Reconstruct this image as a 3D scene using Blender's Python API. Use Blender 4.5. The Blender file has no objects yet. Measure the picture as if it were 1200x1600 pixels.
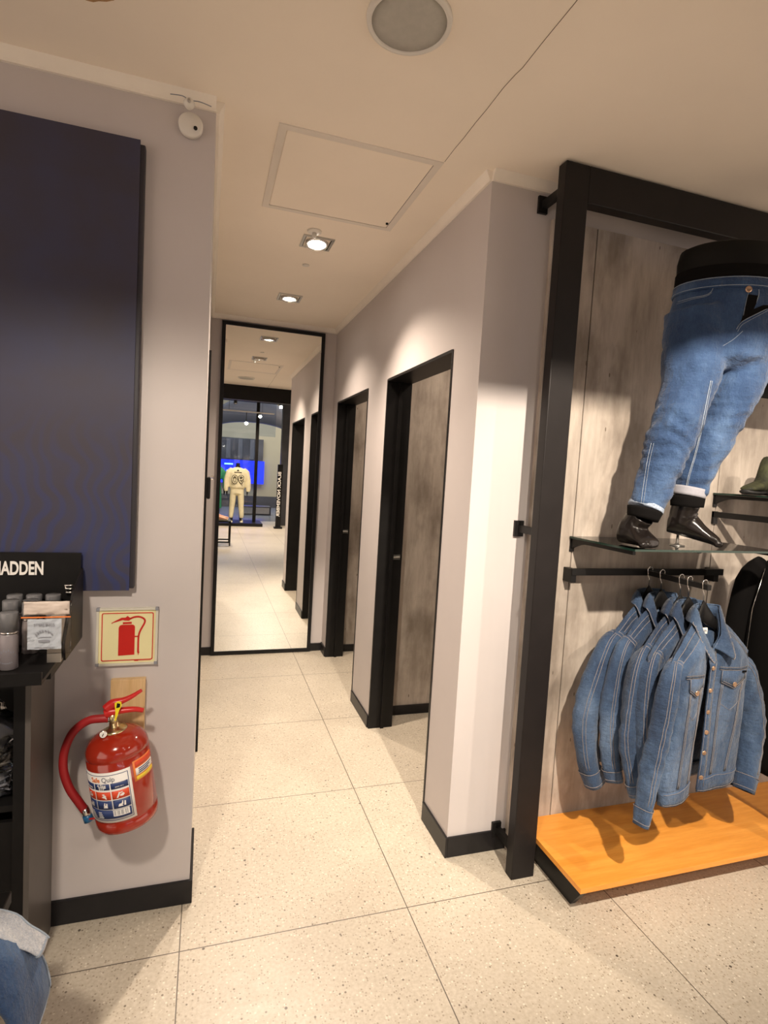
import bpy, bmesh, math, random
from mathutils import Vector, Matrix, noise
from mathutils.bvhtree import BVHTree
PI = math.pi
random.seed(7)
scene = bpy.context.scene
col = scene.collection

# ------------------------------------------------------------------ camera
YAW, PITCH, ROLL, CX, FPX = -.3101, -.0706, .0578, .0411, 870.2
F = Vector((-math.sin(YAW)*math.cos(PITCH), math.cos(YAW)*math.cos(PITCH), math.sin(PITCH)))
R = Vector((math.cos(YAW), math.sin(YAW), 0)); U = R.cross(F)
R2 = math.cos(ROLL)*R + math.sin(ROLL)*U; U2 = -math.sin(ROLL)*R + math.cos(ROLL)*U
cam_d = bpy.data.cameras.new('camera'); cam = bpy.data.objects.new('camera', cam_d); col.objects.link(cam)
cam_d.sensor_fit = 'VERTICAL'; cam_d.sensor_height = 24; cam_d.lens = FPX/1600*24
cam_d.clip_start = .02; cam_d.clip_end = 60
M = Matrix((R2, U2, -F)).transposed().to_4x4(); M.translation = Vector((CX, 0, 1.55))
cam.matrix_world = M
scene.camera = cam

# ------------------------------------------------------------------ world, exposure, lights
scene.view_settings.view_transform = 'Standard'
scene.view_settings.look = 'None'
scene.view_settings.gamma = 1
scene.view_settings.use_curve_mapping = False
scene.view_settings.exposure = 1.08
W = bpy.data.worlds.new('world'); scene.world = W; W.use_nodes = True
W.node_tree.nodes['Background'].inputs[0].default_value = (1, .81, .67, 1)
W.node_tree.nodes['Background'].inputs[1].default_value = 1.02

def spot(name, loc, target, power, size=60, blend=.5, rad=.03, color=(1, .82, .62)):
    l = bpy.data.lights.new(name, 'SPOT'); l.energy = power; l.spot_size = math.radians(size)
    l.spot_blend = blend; l.shadow_soft_size = rad; l.color = color
    o = bpy.data.objects.new(name, l); col.objects.link(o); o.location = loc
    d = Vector(target) - Vector(loc); o.rotation_euler = d.to_track_quat('-Z', 'Y').to_euler()
    return o
WARM = (1, .82, .65)
# downlights of the passage
spot('downlight_beam', (.534, 2.92, 2.66), (.54, 2.40, 0), 84, 116, 1, .03, WARM)
spot('downlight_beam', (.534, 3.92, 2.66), (.54, 3.70, 0), 52, 118, 1, .03, WARM)
for lo in ((1.75, 2.75, 2.64), (1.75, 3.98, 2.64)):      # a lamp inside each fitting room
    spot('fitting_room_beam', lo, (lo[0]-.15, lo[1], 0), 26, 140, 1, .05, WARM)
# track spots of the shop, hung behind the black bulkhead
TRACK = [((.86, -.27, 2.88), (1.75, 1.95, 1.1), 260, 60, .030), ((2.45, -.27, 2.88), (1.7, 1.9, .7), 60, 60, .04),
         ((-.55, -.27, 2.88), (-.1, 1.95, .6), 98, 70, .09)]
for lo, ta, pw, sz, rd in TRACK:
    lo = Vector(lo); lo = lo + (Vector(ta)-lo).normalized()*.075
    spot('track_spot_beam', lo, ta, pw, sz, .8, rd, (1, .86, .70))
# shop spots further back, lighting floor and window display
for lo, ta, pw in [((.3, -2.4, 2.9), (.6, -2.6, 0), 120), ((1.5, -3.6, 2.9), (1.3, -3.4, 0), 150), ((.75, -4.1, 2.9), (.75, -5.4, .9), 110),
                   ((1.7, -1.2, 2.9), (1.2, -.6, 0), 45)]:
    spot('shop_spot_beam', lo, ta, pw, 95, .7, .04, WARM)

# ------------------------------------------------------------------ materials
def mat(name):
    m = bpy.data.materials.new(name); m.use_nodes = True
    nt = m.node_tree; return m, nt, nt.nodes['Principled BSDF']
def N(nt, t, **k):
    n = nt.nodes.new(t)
    for a, b in k.items():
        setattr(n, a, b)
    return n
def coords(nt, scale=(1, 1, 1), kind='Object'):
    if kind == 'World':
        g = N(nt, 'ShaderNodeNewGeometry'); out = g.outputs['Position']
    else:
        g = N(nt, 'ShaderNodeTexCoord'); out = g.outputs[kind]
    mp = N(nt, 'ShaderNodeMapping'); mp.inputs['Scale'].default_value = scale
    nt.links.new(out, mp.inputs[0]); return mp.outputs[0]
def noisen(nt, vec, scale, detail=4, rough=.6):
    n = N(nt, 'ShaderNodeTexNoise'); n.inputs['Scale'].default_value = scale
    n.inputs['Detail'].default_value = detail; n.inputs['Roughness'].default_value = rough
    nt.links.new(vec, n.inputs['Vector']); return n.outputs['Fac']
def ramp(nt, fac, stops, interp='LINEAR'):
    r = N(nt, 'ShaderNodeValToRGB'); r.color_ramp.interpolation = interp
    e = r.color_ramp.elements
    while len(e) < len(stops): e.new(.5)
    for k, (p_, c) in enumerate(stops):
        e[k].position = p_; e[k].color = (*c, 1) if len(c) == 3 else c
    nt.links.new(fac, r.inputs[0]); return r.outputs[0]
def mixc(nt, fac, a, b, mode='MIX'):
    m = N(nt, 'ShaderNodeMix', data_type='RGBA', blend_type=mode)
    for sock, v in ((m.inputs[0], fac), (m.inputs[6], a), (m.inputs[7], b)):
        if hasattr(v, 'links') or hasattr(v, 'is_linked'): nt.links.new(v, sock)
        elif isinstance(v, (int, float)): sock.default_value = v
        else: sock.default_value = (*v, 1)
    return m.outputs[2]
def bump(nt, b, height, strength, dist=.001):
    n = N(nt, 'ShaderNodeBump'); n.inputs['Strength'].default_value = strength; n.inputs['Distance'].default_value = dist
    nt.links.new(height, n.inputs['Height']); nt.links.new(n.outputs[0], b.inputs['Normal'])
def math_(nt, op, a, b=None):
    m = N(nt, 'ShaderNodeMath', operation=op)
    for s, v in ((m.inputs[0], a), (m.inputs[1], b)):
        if v is None: continue
        if isinstance(v, (int, float)): s.default_value = v
        else: nt.links.new(v, s)
    return m.outputs[0]
def plain(name, c, rough=.5, metal=0, var=.06, scale=12, spec=.5, bmp=0, emit=0, coat=0):
    m, nt, b = mat(name)
    v = coords(nt); f = noisen(nt, v, scale)
    hi = tuple(min(1, x*(1+var)) for x in c); lo = tuple(x*(1-var) for x in c)
    cc = ramp(nt, f, [(.3, lo), (.7, hi)])
    nt.links.new(cc, b.inputs['Base Color'])
    b.inputs['Roughness'].default_value = rough; b.inputs['Metallic'].default_value = metal
    b.inputs['Specular IOR Level'].default_value = spec
    if coat: b.inputs['Coat Weight'].default_value = coat; b.inputs['Coat Roughness'].default_value = .05
    if bmp: bump(nt, b, noisen(nt, v, scale*20), bmp)
    if emit:
        nt.links.new(cc, b.inputs['Emission Color']); b.inputs['Emission Strength'].default_value = emit
    return m

def m_floor():
    m, nt, b = mat('terrazzo_floor'); v = coords(nt, kind='World')
    base = ramp(nt, noisen(nt, v, 2.2, 5), [(.3, (.56, .505, .42)), (.7, (.65, .59, .495))])
    fine = ramp(nt, noisen(nt, v, 90, 3), [(.35, (.84, .82, .78)), (.65, (1.0, 1.0, 1.0))])
    c = mixc(nt, 1.0, base, fine, 'MULTIPLY')
    def specks(sc, thr, colr, prev, dens):
        vo = N(nt, 'ShaderNodeTexVoronoi'); vo.inputs['Scale'].default_value = sc; nt.links.new(v, vo.inputs['Vector'])
        near = math_(nt, 'LESS_THAN', vo.outputs['Distance'], thr)
        sx = N(nt, 'ShaderNodeSeparateColor'); nt.links.new(vo.outputs['Color'], sx.inputs[0])
        sel = math_(nt, 'LESS_THAN', sx.outputs[0], dens)
        return mixc(nt, math_(nt, 'MULTIPLY', near, sel), prev, colr)
    c = specks(95, .30, (.72, .67, .57), c, .18)
    c = specks(120, .34, (.38, .32, .24), c, .30)
    c = specks(60, .21, (.20, .165, .12), c, .17)
    c = specks(26, .12, (.10, .08, .06), c, .09)
    sp = N(nt, 'ShaderNodeSeparateXYZ'); nt.links.new(v, sp.inputs[0])
    T = .7692
    def line(out, off):
        s = math_(nt, 'ADD', out, 20*T-off+T/2); md = math_(nt, 'MODULO', s, T)
        return math_(nt, 'LESS_THAN', math_(nt, 'ABSOLUTE', math_(nt, 'SUBTRACT', md, T/2)), .0017)
    j = math_(nt, 'MAXIMUM', line(sp.outputs[0], .7766), line(sp.outputs[1], 1.754))
    c = mixc(nt, j, c, (.09, .07, .05))
    nt.links.new(c, b.inputs['Base Color'])
    rg = ramp(nt, noisen(nt, v, 25, 3), [(.3, (.34,)*3), (.7, (.46,)*3)])
    nt.links.new(rg, b.inputs['Roughness']); b.inputs['Specular IOR Level'].default_value = 1.02
    bump(nt, b, noisen(nt, v, 160, 2), .12, .001)
    return m
def m_wood_grey(name='grey_weathered_wood'):
    m, nt, b = mat(name); v = coords(nt, (8, 8, 1.5), 'World'); v2 = coords(nt, (1, 1, .6), 'World'); v3 = coords(nt, (50, 50, 3.5), 'World')
    a = ramp(nt, noisen(nt, v, 1.6, 8, .65), [(.28, (.31, .262, .222)), (.5, (.46, .400, .345)), (.72, (.58, .515, .455))])
    bl = ramp(nt, noisen(nt, v2, 4.5, 5, .55), [(.36, (.56, .54, .52)), (.56, (1, 1, 1))])
    c = mixc(nt, 1., a, bl, 'MULTIPLY')
    gr = ramp(nt, noisen(nt, v3, 1.2, 4), [(.3, (.92, .915, .91)), (.6, (1, 1, 1))])
    c = mixc(nt, 1., c, gr, 'MULTIPLY')
    vo = N(nt, 'ShaderNodeTexVoronoi'); vo.inputs['Scale'].default_value = 16
    nt.links.new(coords(nt, (1.6, 1.6, .5), 'World'), vo.inputs['Vector'])
    sx = N(nt, 'ShaderNodeSeparateColor'); nt.links.new(vo.outputs['Color'], sx.inputs[0])
    k = math_(nt, 'MULTIPLY', math_(nt, 'LESS_THAN', vo.outputs['Distance'], .08), math_(nt, 'LESS_THAN', sx.outputs[0], .22))
    c = mixc(nt, k, c, (.14, .11, .085))
    nt.links.new(c, b.inputs['Base Color']); b.inputs['Roughness'].default_value = .62
    bump(nt, b, noisen(nt, v3, 1.5, 4), .15, .001)
    return m
def m_wood(name, c1, c2, sc=(1.2, 14, 14), rough=.35):
    m, nt, b = mat(name); v = coords(nt, sc, 'World')
    w = noisen(nt, v, 2.2, 6, .6); v2 = coords(nt, tuple(x*5 for x in sc), 'World')
    c = ramp(nt, w, [(.3, c1), (.7, c2)])
    c = mixc(nt, 1., c, ramp(nt, noisen(nt, v2, 2.5, 4), [(.3, (.9, .88, .86)), (.65, (1, 1, 1))]), 'MULTIPLY')
    nt.links.new(c, b.inputs['Base Color']); b.inputs['Roughness'].default_value = rough
    return m
def m_denim(name, dark, mid, light, sc=5.0, streak=(38, 38, 9)):
    m, nt, b = mat(name); v = coords(nt, kind='World')
    f = noisen(nt, coords(nt, (1, 1, .55), 'World'), sc, 4, .6)
    c = ramp(nt, f, [(.28, dark), (.5, mid), (.74, light)])
    slub = ramp(nt, noisen(nt, coords(nt, streak, 'World'), 6, 3), [(.3, (.80, .83, .88)), (.7, (1.12, 1.1, 1.06))])
    c = mixc(nt, 1., c, slub, 'MULTIPLY')
    c = mixc(nt, 1., c, ramp(nt, noisen(nt, coords(nt, (1, 1, .7), 'World'), 17, 5, .65), [(.30, (.74, .77, .82)), (.52, (1, 1, 1)), (.75, (1.28, 1.24, 1.18))]), 'MULTIPLY')
    fine = ramp(nt, noisen(nt, v, 420, 2), [(.3, (.82, .84, .88)), (.7, (1.15, 1.13, 1.1))])
    c = mixc(nt, 1., c, fine, 'MULTIPLY')
    nt.links.new(c, b.inputs['Base Color']); b.inputs['Roughness'].default_value = .85
    b.inputs['Specular IOR Level'].default_value = .2; b.inputs['Sheen Weight'].default_value = .15
    cr = noisen(nt, coords(nt, (1, 1, .6), 'World'), 26, 3, .6); cr2 = noisen(nt, coords(nt, (22, 22, 70), 'World'), 1.2, 3)
    h = math_(nt, 'ADD', math_(nt, 'MULTIPLY', noisen(nt, v, 300, 2), .25), math_(nt, 'ADD', math_(nt, 'MULTIPLY', cr2, .7), math_(nt, 'MULTIPLY', cr, 1.6)))
    bump(nt, b, h, .75, .009)
    return m
def m_glass(name, tint=(.93, .97, .95), gl=.10, rough=.02, bmp=0):
    m, nt, b = mat(name); nt.nodes.remove(b)
    t = N(nt, 'ShaderNodeBsdfTransparent'); t.inputs[0].default_value = (*tint, 1)
    g = N(nt, 'ShaderNodeBsdfGlossy'); g.inputs['Roughness'].default_value = rough
    lw = N(nt, 'ShaderNodeFresnel'); lw.inputs[0].default_value = 1.45
    mx = N(nt, 'ShaderNodeMixShader'); nt.links.new(math_(nt, 'ADD', lw.outputs[0], gl-.04), mx.inputs[0])
    nt.links.new(t.outputs[0], mx.inputs[1]); nt.links.new(g.outputs[0], mx.inputs[2])
    nt.links.new(mx.outputs[0], nt.nodes['Material Output'].inputs[0])
    if bmp:
        n = N(nt, 'ShaderNodeBump'); n.inputs['Strength'].default_value = bmp; n.inputs['Distance'].default_value = .01
        nt.links.new(noisen(nt, coords(nt), 25, 3), n.inputs['Height'])
        nt.links.new(n.outputs[0], g.inputs['Normal']); nt.links.new(n.outputs[0], lw.inputs['Normal'])
    return m
def m_screen():
    m, nt, b = mat('navy_screen_print'); v = coords(nt, (1, 1, 1))
    wv = N(nt, 'ShaderNodeTexWave'); wv.inputs['Scale'].default_value = 7; wv.inputs['Distortion'].default_value = 14
    wv.inputs['Detail'].default_value = 1; wv.inputs['Detail Scale'].default_value = .8
    nt.links.new(v, wv.inputs['Vector'])
    sp = N(nt, 'ShaderNodeSeparateXYZ'); nt.links.new(v, sp.inputs[0])
    low = ramp(nt, math_(nt, 'DIVIDE', sp.outputs[2], 1.45), [(.05, (1, 1, 1)), (.40, (0, 0, 0))])
    blue = ramp(nt, noisen(nt, v, 3.5, 3), [(.35, (0, 0, 0)), (.75, (1, 1, 1))])
    f = mixc(nt, 1., low, ramp(nt, wv.outputs[0], [(.35, (0, 0, 0)), (.9, (1, 1, 1))]), 'MULTIPLY')
    base = mixc(nt, blue, (.050, .044, .062), (.044, .048, .098))
    c = mixc(nt, f, base, (.036, .045, .125))
    nt.links.new(c, b.inputs['Base Color']); b.inputs['Roughness'].default_value = .5; b.inputs['Specular IOR Level'].default_value = .3
    return m

MT = dict(
    floor=m_floor(),
    ceiling=plain('white_ceiling_paint', (.90, .81, .70), .8, var=.02, scale=2),
    cornice=plain('white_cornice', (.86, .80, .72), .6, var=.02),
    wall=plain('grey_wall_paint', (.54, .50, .495), .62, var=.02, scale=3, bmp=.03),
    skirting=plain('black_skirting', (.011, .010, .011), .38, var=.2, spec=.3),
    black=plain('black_satin', (.008, .0075, .0075), .42, var=.2, spec=.25),
    brownblack=plain('black_brown_powdercoat', (.010, .008, .008), .45, var=.15, spec=.25),
    darkceil=plain('black_ceiling', (.012, .012, .013), .8),
    wood=m_wood_grey(),
    orange=m_wood('orange_oak', (.72, .27, .035), (.86, .38, .07)),
    pine=m_wood('pine_board', (.60, .40, .19), (.75, .54, .30), (14, 14, 1.2), .5),
    mirror=plain('mirror_glass', (.93, .93, .90), .0, 1, var=0),
    chrome=plain('chrome', (.75, .73, .70), .18, 1, var=.03),
    brass=plain('brass', (.62, .50, .28), .28, 1, var=.05),
    alu=plain('brushed_aluminium', (.52, .51, .49), .38, 1, var=.05),
    red=plain('red_gloss_enamel', (.33, .022, .008), .16, var=.05, coat=.4, scale=3),
    redrubber=plain('red_rubber', (.34, .012, .015), .5, var=.08),
    redlever=plain('red_lever_paint', (.55, .02, .018), .3),
    bluecap=plain('blue_plastic', (.02, .14, .33), .35),
    white=plain('white_print', (.85, .83, .80), .5, var=.02),
    navy=plain('navy_print', (.025, .05, .17), .45, var=.04),
    redprint=plain('red_print', (.72, .07, .02), .45, var=.04),
    orangeprint=plain('orange_print', (.85, .23, .05), .5, var=.04),
    yellow=plain('yellow_plastic', (.85, .70, .02), .4, var=.03),
    yellowprint=plain('yellow_print', (.88, .62, .05), .5, var=.03),
    greyprint=plain('grey_print', (.25, .26, .30), .5, var=.04),
    signpaper=plain('cream_sign_face', (.80, .74, .42), .35, var=.02),
    signred=plain('sign_red', (.55, .015, .01), .35, var=.03),
    signframe=plain('sign_frame', (.62, .60, .52), .3, var=.05),
    screen=m_screen(),
    screenedge=plain('dark_screen_edge', (.022, .019, .026), .5),
    denim=m_denim('mid_blue_denim', (.017, .031, .068), (.044, .077, .142), (.125, .183, .285)),
    denimd=m_denim('dark_seam_denim', (.016, .028, .060), (.034, .060, .112), (.09, .135, .21)),
    denimj=m_denim('washed_jeans_denim', (.014, .032, .080), (.034, .070, .155), (.110, .182, .315), 3.0),
    hemblue=plain('frayed_hem', (.30, .36, .46), .9, var=.4, scale=150),
    denimin=plain('pale_denim_reverse', (.30, .30, .34), .9, var=.08, scale=60),
    denimpale=m_denim('pale_grey_denim', (.36, .38, .42), (.46, .48, .52), (.58, .60, .63)),
    stitch=plain('pale_stitching', (.22, .20, .20), .8, var=.15, scale=200),
    stitchj=plain('pale_blue_stitching', (.27, .32, .39), .8, var=.15, scale=200),
    copper=plain('copper_button', (.62, .40, .26), .3, .9),
    mannequin=plain('black_brown_mannequin', (.008, .006, .0055), .26, var=.05, spec=.4),
    sock=plain('black_knit', (.005, .0045, .0045), .95, spec=.1, bmp=.4, scale=30),
    glass=m_glass('clear_shelf_glass', (.90, .96, .93), .06),
    glassedge=plain('green_glass_edge', (.008, .028, .020), .15),
    window=m_glass('shop_window_glass', (.85, .89, .95), .05),
    plastic=m_glass('crinkled_plastic', (.90, .88, .86), .055, .12, .35),
    lamp=plain('lamp_glow', (1, .92, .78), .5, emit=22, var=0),
    lampdim=plain('lamp_glow_soft', (1, .92, .80), .5, emit=40, var=0),
    grille=plain('speaker_grille', (.44, .425, .385), .6, bmp=.3, scale=40),
    whiteplastic=plain('white_plastic', (.72, .69, .64), .4, var=.02),
    bottle=plain('mauve_grey_bottle', (.25, .225, .24), .3, var=.05),
    bottlecap=plain('grey_bottle_cap', (.17, .17, .18), .28, var=.05),
    cardwhite=plain('pale_card', (.50, .47, .42), .7, var=.05),
    pack=plain('blue_grey_pack_card', (.44, .48, .54), .5, var=.04),
    cabside=plain('dark_grey_laminate', (.095, .084, .076), .40, var=.06, spec=.3),
    camo=plain('olive_camouflage', (.030, .032, .012), .8, var=.9, scale=25),
    peach=plain('peach_shoe', (.80, .42, .28), .6, var=.1),
    cream=plain('cream_jersey', (.78, .72, .50), .85, var=.08, bmp=.3),
    green=plain('green_dress', (.02, .22, .12), .7, var=.1),
    mallwall=plain('beige_mall_wall', (.31, .275, .19), .7, var=.03, scale=2),
    mallfloor=plain('blue_grey_mall_floor', (.16, .17, .20), .25, var=.2, scale=1.5),
    malldark=plain('charcoal_panel', (.045, .045, .052), .45, var=.4, scale=1.5),
    mallceil=plain('blue_grey_mall_ceiling', (.16, .18, .23), .5, var=.1, scale=1),
    bluescreen=plain('blue_video_screen', (.010, .025, .80), .4, emit=.75, var=.08, scale=2),
    cyanprint=plain('cyan_video_text', (.25, .65, .95), .4, emit=1.2),
    paintchip=plain('brown_bare_plaster', (.45, .27, .12), .9, var=.25, scale=30),
    crack=plain('dark_crack_filler', (.16, .12, .09), .9),
    cloth=plain('black_cloth', (.006, .0055, .0055), .95, bmp=.3, scale=30, spec=.1),
    rubber=plain('black_rubber', (.015, .015, .015), .6),
    gap=plain('panel_gap', (.01, .009, .008), .9),
)

# ------------------------------------------------------------------ mesh helpers
BASE = {}
def mesh_from(bm, name, smooth=False):
    me = bpy.data.meshes.new(name); bm.normal_update(); bm.to_mesh(me); bm.free()
    if smooth:
        for p_ in me.polygons: p_.use_smooth = True
    return me
def obj(name, bm, m, parent=None, smooth=False, label=None, cat=None, group=None, kind=None, mods=None):
    """bm in WORLD coordinates; the object's origin goes to the centre of its base."""
    me = bm if isinstance(bm, bpy.types.Mesh) else mesh_from(bm, name, smooth)
    mats = m if isinstance(m, (list, tuple)) else [m]
    if not me.materials:
        for x in mats: me.materials.append(MT[x] if isinstance(x, str) else x)
    xs = [v.co for v in me.vertices]
    c = Vector(((min(v.x for v in xs)+max(v.x for v in xs))/2, (min(v.y for v in xs)+max(v.y for v in xs))/2, min(v.z for v in xs)))
    me.transform(Matrix.Translation(-c)); me.update()
    o = bpy.data.objects.new(name, me); col.objects.link(o)
    o.location = c - (BASE[parent.name] if parent else Vector())
    if parent: o.parent = parent
    BASE[o.name] = c
    return tag(o, label, cat, group, kind)
def tag(o, label=None, cat=None, group=None, kind=None):
    if label: o['label'] = label
    if cat: o['category'] = cat
    if group: o['group'] = group
    if kind: o['kind'] = kind
    return o
def thing(name, loc, label, cat, group=None):
    o = bpy.data.objects.new(name, None); col.objects.link(o); o.location = loc; o.empty_display_size = .05
    BASE[o.name] = Vector(loc); return tag(o, label, cat, group)
def struct(name, bm, m, parent=None, smooth=False): return obj(name, bm, m, parent, smooth, kind=None if parent else 'structure')

def box(bm, x0, x1, y0, y1, z0, z1, mi=0, bev=0):
    vs = [bm.verts.new((x, y, z)) for x in (x0, x1) for y in (y0, y1) for z in (z0, z1)]
    fs = [bm.faces.new([vs[i] for i in q]) for q in ((0, 1, 3, 2), (4, 6, 7, 5), (0, 4, 5, 1), (2, 3, 7, 6), (0, 2, 6, 4), (1, 5, 7, 3))]
    for f in fs: f.material_index = mi
    if bev:
        es = list({e for f in fs for e in f.edges})
        r = bmesh.ops.bevel(bm, geom=es, offset=bev, segments=2, affect='EDGES', profile=.5)
        for f in r['faces']: f.material_index = mi
    return bm
def B(*a, **k): return box(bmesh.new(), *a, **k)
def ring_loft(bm, rings, cap0=True, cap1=True, close=True, mi=0):
    R_ = [[bm.verts.new(p_) for p_ in r] for r in rings]
    n = len(R_[0])
    for a, b in zip(R_, R_[1:]):
        for i in range(n if close else n-1):
            f = bm.faces.new((a[i], a[(i+1) % n], b[(i+1) % n], b[i])); f.material_index = mi
    if cap0: bm.faces.new(R_[0][::-1]).material_index = mi
    if cap1: bm.faces.new(R_[-1]).material_index = mi
    return R_
def frame_for(t):
    t = t.normalized(); a = Vector((0, 1, 0)) if abs(t.y) < .9 else Vector((1, 0, 0))
    s = t.cross(a).normalized(); return s, s.cross(t).normalized()
def tube(bm, pts, rad, seg=10, caps=True, mi=0, sides=None):
    pts = [Vector(p_) for p_ in pts]; n = len(pts)
    rad = rad if isinstance(rad, (list, tuple)) else [rad]*n
    rings = []; s = None
    for i, p_ in enumerate(pts):
        t = (pts[min(i+1, n-1)]-pts[max(i-1, 0)]).normalized()
        if s is None: s, u_ = frame_for(t)
        else:
            s = (s - t*s.dot(t)).normalized(); u_ = s.cross(t).normalized()
        r = rad[i]; ra, rb = r if isinstance(r, (tuple, list)) else (r, r)
        rings.append([p_ + s*(math.cos(2*PI*k/seg)*ra) + u_*(math.sin(2*PI*k/seg)*rb) for k in range(seg)])
    ring_loft(bm, rings, caps, caps, mi=mi); return rings
def T_(pts, rad, seg=10, **k):
    bm = bmesh.new(); tube(bm, pts, rad, seg, **k); return bm
def catmull(pts, per=6):
    P_ = [Vector(p_) for p_ in pts]; out = []
    for i in range(len(P_)-1):
        p0 = P_[max(i-1, 0)]; p1 = P_[i]; p2 = P_[i+1]; p3 = P_[min(i+2, len(P_)-1)]
        for k in range(per):
            t = k/per
            out.append(.5*((2*p1)+(p2-p0)*t+(2*p0-5*p1+4*p2-p3)*t*t+(3*p1-p0-3*p2+p3)*t**3))
    out.append(P_[-1]); return out
def interp(vals, n):
    out = []
    for i in range(n):
        f = i/(n-1)*(len(vals)-1); k = min(int(f), len(vals)-2); t = f-k
        a, b = vals[k], vals[k+1]
        out.append(tuple(x*(1-t)+y*t for x, y in zip(a, b)) if isinstance(a, (tuple, list)) else a*(1-t)+b*t)
    return out
def lathe(bm, prof, c, axis=Vector((0, 0, 1)), seg=32, mi=0, cap=True):
    s, u_ = frame_for(Vector(axis)); ax = Vector(axis).normalized(); c = Vector(c)
    rings = [[c + ax*z + s*(r*math.cos(2*PI*k/seg)) + u_*(r*math.sin(2*PI*k/seg)) for k in range(seg)] for r, z in prof]
    ring_loft(bm, rings, cap, cap, mi=mi); return bm
def prism(bm, poly, y0, y1, mi=0):
    """poly of (x,z) extruded along y"""
    a = [bm.verts.new((x, y0, z)) for x, z in poly]; b = [bm.verts.new((x, y1, z)) for x, z in poly]
    bm.faces.new(a).material_index = mi; bm.faces.new(b[::-1]).material_index = mi
    for i in range(len(poly)):
        j = (i+1) % len(poly); bm.faces.new((a[j], a[i], b[i], b[j])).material_index = mi
    bmesh.ops.recalc_face_normals(bm, faces=bm.faces[:])
    return bm
def grid(bm, fn, nu, nv, mi=0):
    g = [[bm.verts.new(fn(i/nu, j/nv)) for j in range(nv+1)] for i in range(nu+1)]
    for i in range(nu):
        for j in range(nv):
            bm.faces.new((g[i][j], g[i+1][j], g[i+1][j+1], g[i][j+1])).material_index = mi
    return g
def sheet(bm, fn, nu, nv, th):
    """closed thin slab from a parametric surface"""
    P_ = [[Vector(fn(i/nu, j/nv)) for j in range(nv+1)] for i in range(nu+1)]
    def nrm(i, j):
        a = P_[min(i+1, nu)][j]-P_[max(i-1, 0)][j]; b = P_[i][min(j+1, nv)]-P_[i][max(j-1, 0)]
        n = a.cross(b); return n.normalized() if n.length > 1e-12 else Vector((0, -1, 0))
    A = [[bm.verts.new(P_[i][j]+nrm(i, j)*th/2) for j in range(nv+1)] for i in range(nu+1)]
    Bv = [[bm.verts.new(P_[i][j]-nrm(i, j)*th/2) for j in range(nv+1)] for i in range(nu+1)]
    for i in range(nu):
        for j in range(nv):
            bm.faces.new((A[i][j], A[i+1][j], A[i+1][j+1], A[i][j+1])); bm.faces.new((Bv[i][j], Bv[i][j+1], Bv[i+1][j+1], Bv[i+1][j]))
    for i in range(nu):
        bm.faces.new((A[i][0], Bv[i][0], Bv[i+1][0], A[i+1][0])); bm.faces.new((A[i][nv], A[i+1][nv], Bv[i+1][nv], Bv[i][nv]))
    for j in range(nv):
        bm.faces.new((A[0][j], A[0][j+1], Bv[0][j+1], Bv[0][j])); bm.faces.new((A[nu][j], Bv[nu][j], Bv[nu][j+1], A[nu][j+1]))
    return bm
def text_mesh(s, size, depth, fn, bold=0, sx=1.0, align='CENTER', sub=0):
    """text in local (x right, y up, z out), every vertex mapped to the world by fn"""
    cu = bpy.data.curves.new('t', 'FONT'); cu.body = s; cu.size = size; cu.extrude = depth; cu.offset = bold
    cu.align_x = align; cu.align_y = 'CENTER'; cu.resolution_u = 4
    o = bpy.data.objects.new('t', cu); col.objects.link(o)
    me = bpy.data.meshes.new_from_object(o.evaluated_get(bpy.context.evaluated_depsgraph_get()))
    bpy.data.objects.remove(o); bpy.data.curves.remove(cu)
    bm = bmesh.new(); bm.from_mesh(me); bpy.data.meshes.remove(me)
    if sub: bmesh.ops.subdivide_edges(bm, edges=bm.edges[:], cuts=sub)
    for v in bm.verts: v.co = Vector(fn(v.co.x*sx, v.co.y, v.co.z))
    bmesh.ops.recalc_face_normals(bm, faces=bm.faces[:])
    return bm
def join(bm, other):
    me = bpy.data.meshes.new('j'); other.to_mesh(me); other.free(); bm.from_mesh(me); bpy.data.meshes.remove(me); return bm
def remeshed(bm, voxel=.008, smooth_it=6):
    me = mesh_from(bm, 'r'); o = bpy.data.objects.new('r', me); col.objects.link(o)
    a = o.modifiers.new('r', 'REMESH'); a.mode = 'VOXEL'; a.voxel_size = voxel; a.use_smooth_shade = True
    s = o.modifiers.new('s', 'SMOOTH'); s.factor = .5; s.iterations = smooth_it
    bpy.context.view_layer.update()
    m2 = bpy.data.meshes.new_from_object(o.evaluated_get(bpy.context.evaluated_depsgraph_get()))
    bpy.data.objects.remove(o)
    for p_ in m2.polygons: p_.use_smooth = True
    m2.materials.clear()
    return m2
def fbm(p_, f): return noise.noise(Vector(p_)*f) + .5*noise.noise(Vector(p_)*f*2.1)

# ================================================================== SETTING
XL, YF, H, HC, YM, XR, YC = .0295, 1.961, 2.70, 2.657, 4.61, 1.0225, 1.969
YB = .57      # bulkhead
struct('floor', B(-5, 6.5, -6.6, 6, -.12, 0), 'floor')
struct('ceiling', B(-5, 6.5, YB, 6, H, H+.12), 'ceiling')
struct('ceiling_shop_back', B(-5, 6.5, -6.6, YB+.10, 3.25, 3.37), 'darkceil')
struct('trim_1', B(-5, 6.5, YB, YB+.10, 2.49, 3.25), 'black')            # black bulkhead
struct('wall_left', B(-5, XL, YF, 6, 0, H), 'wall')
struct('wall_far', B(XL, XR+.14, YM, YM+.12, 0, H), 'wall')
d2n, d2f, d1n, d1f, HD, JW = 2.2216, 3.1322, 3.5385, 4.4374, 2.09, 1.16
bm = bmesh.new()
box(bm, XR, JW, YC, d2n, 0, H); box(bm, XR, JW, d2n, d2f, HD, H); box(bm, XR, JW, d2f, d1n, 0, H)
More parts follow.
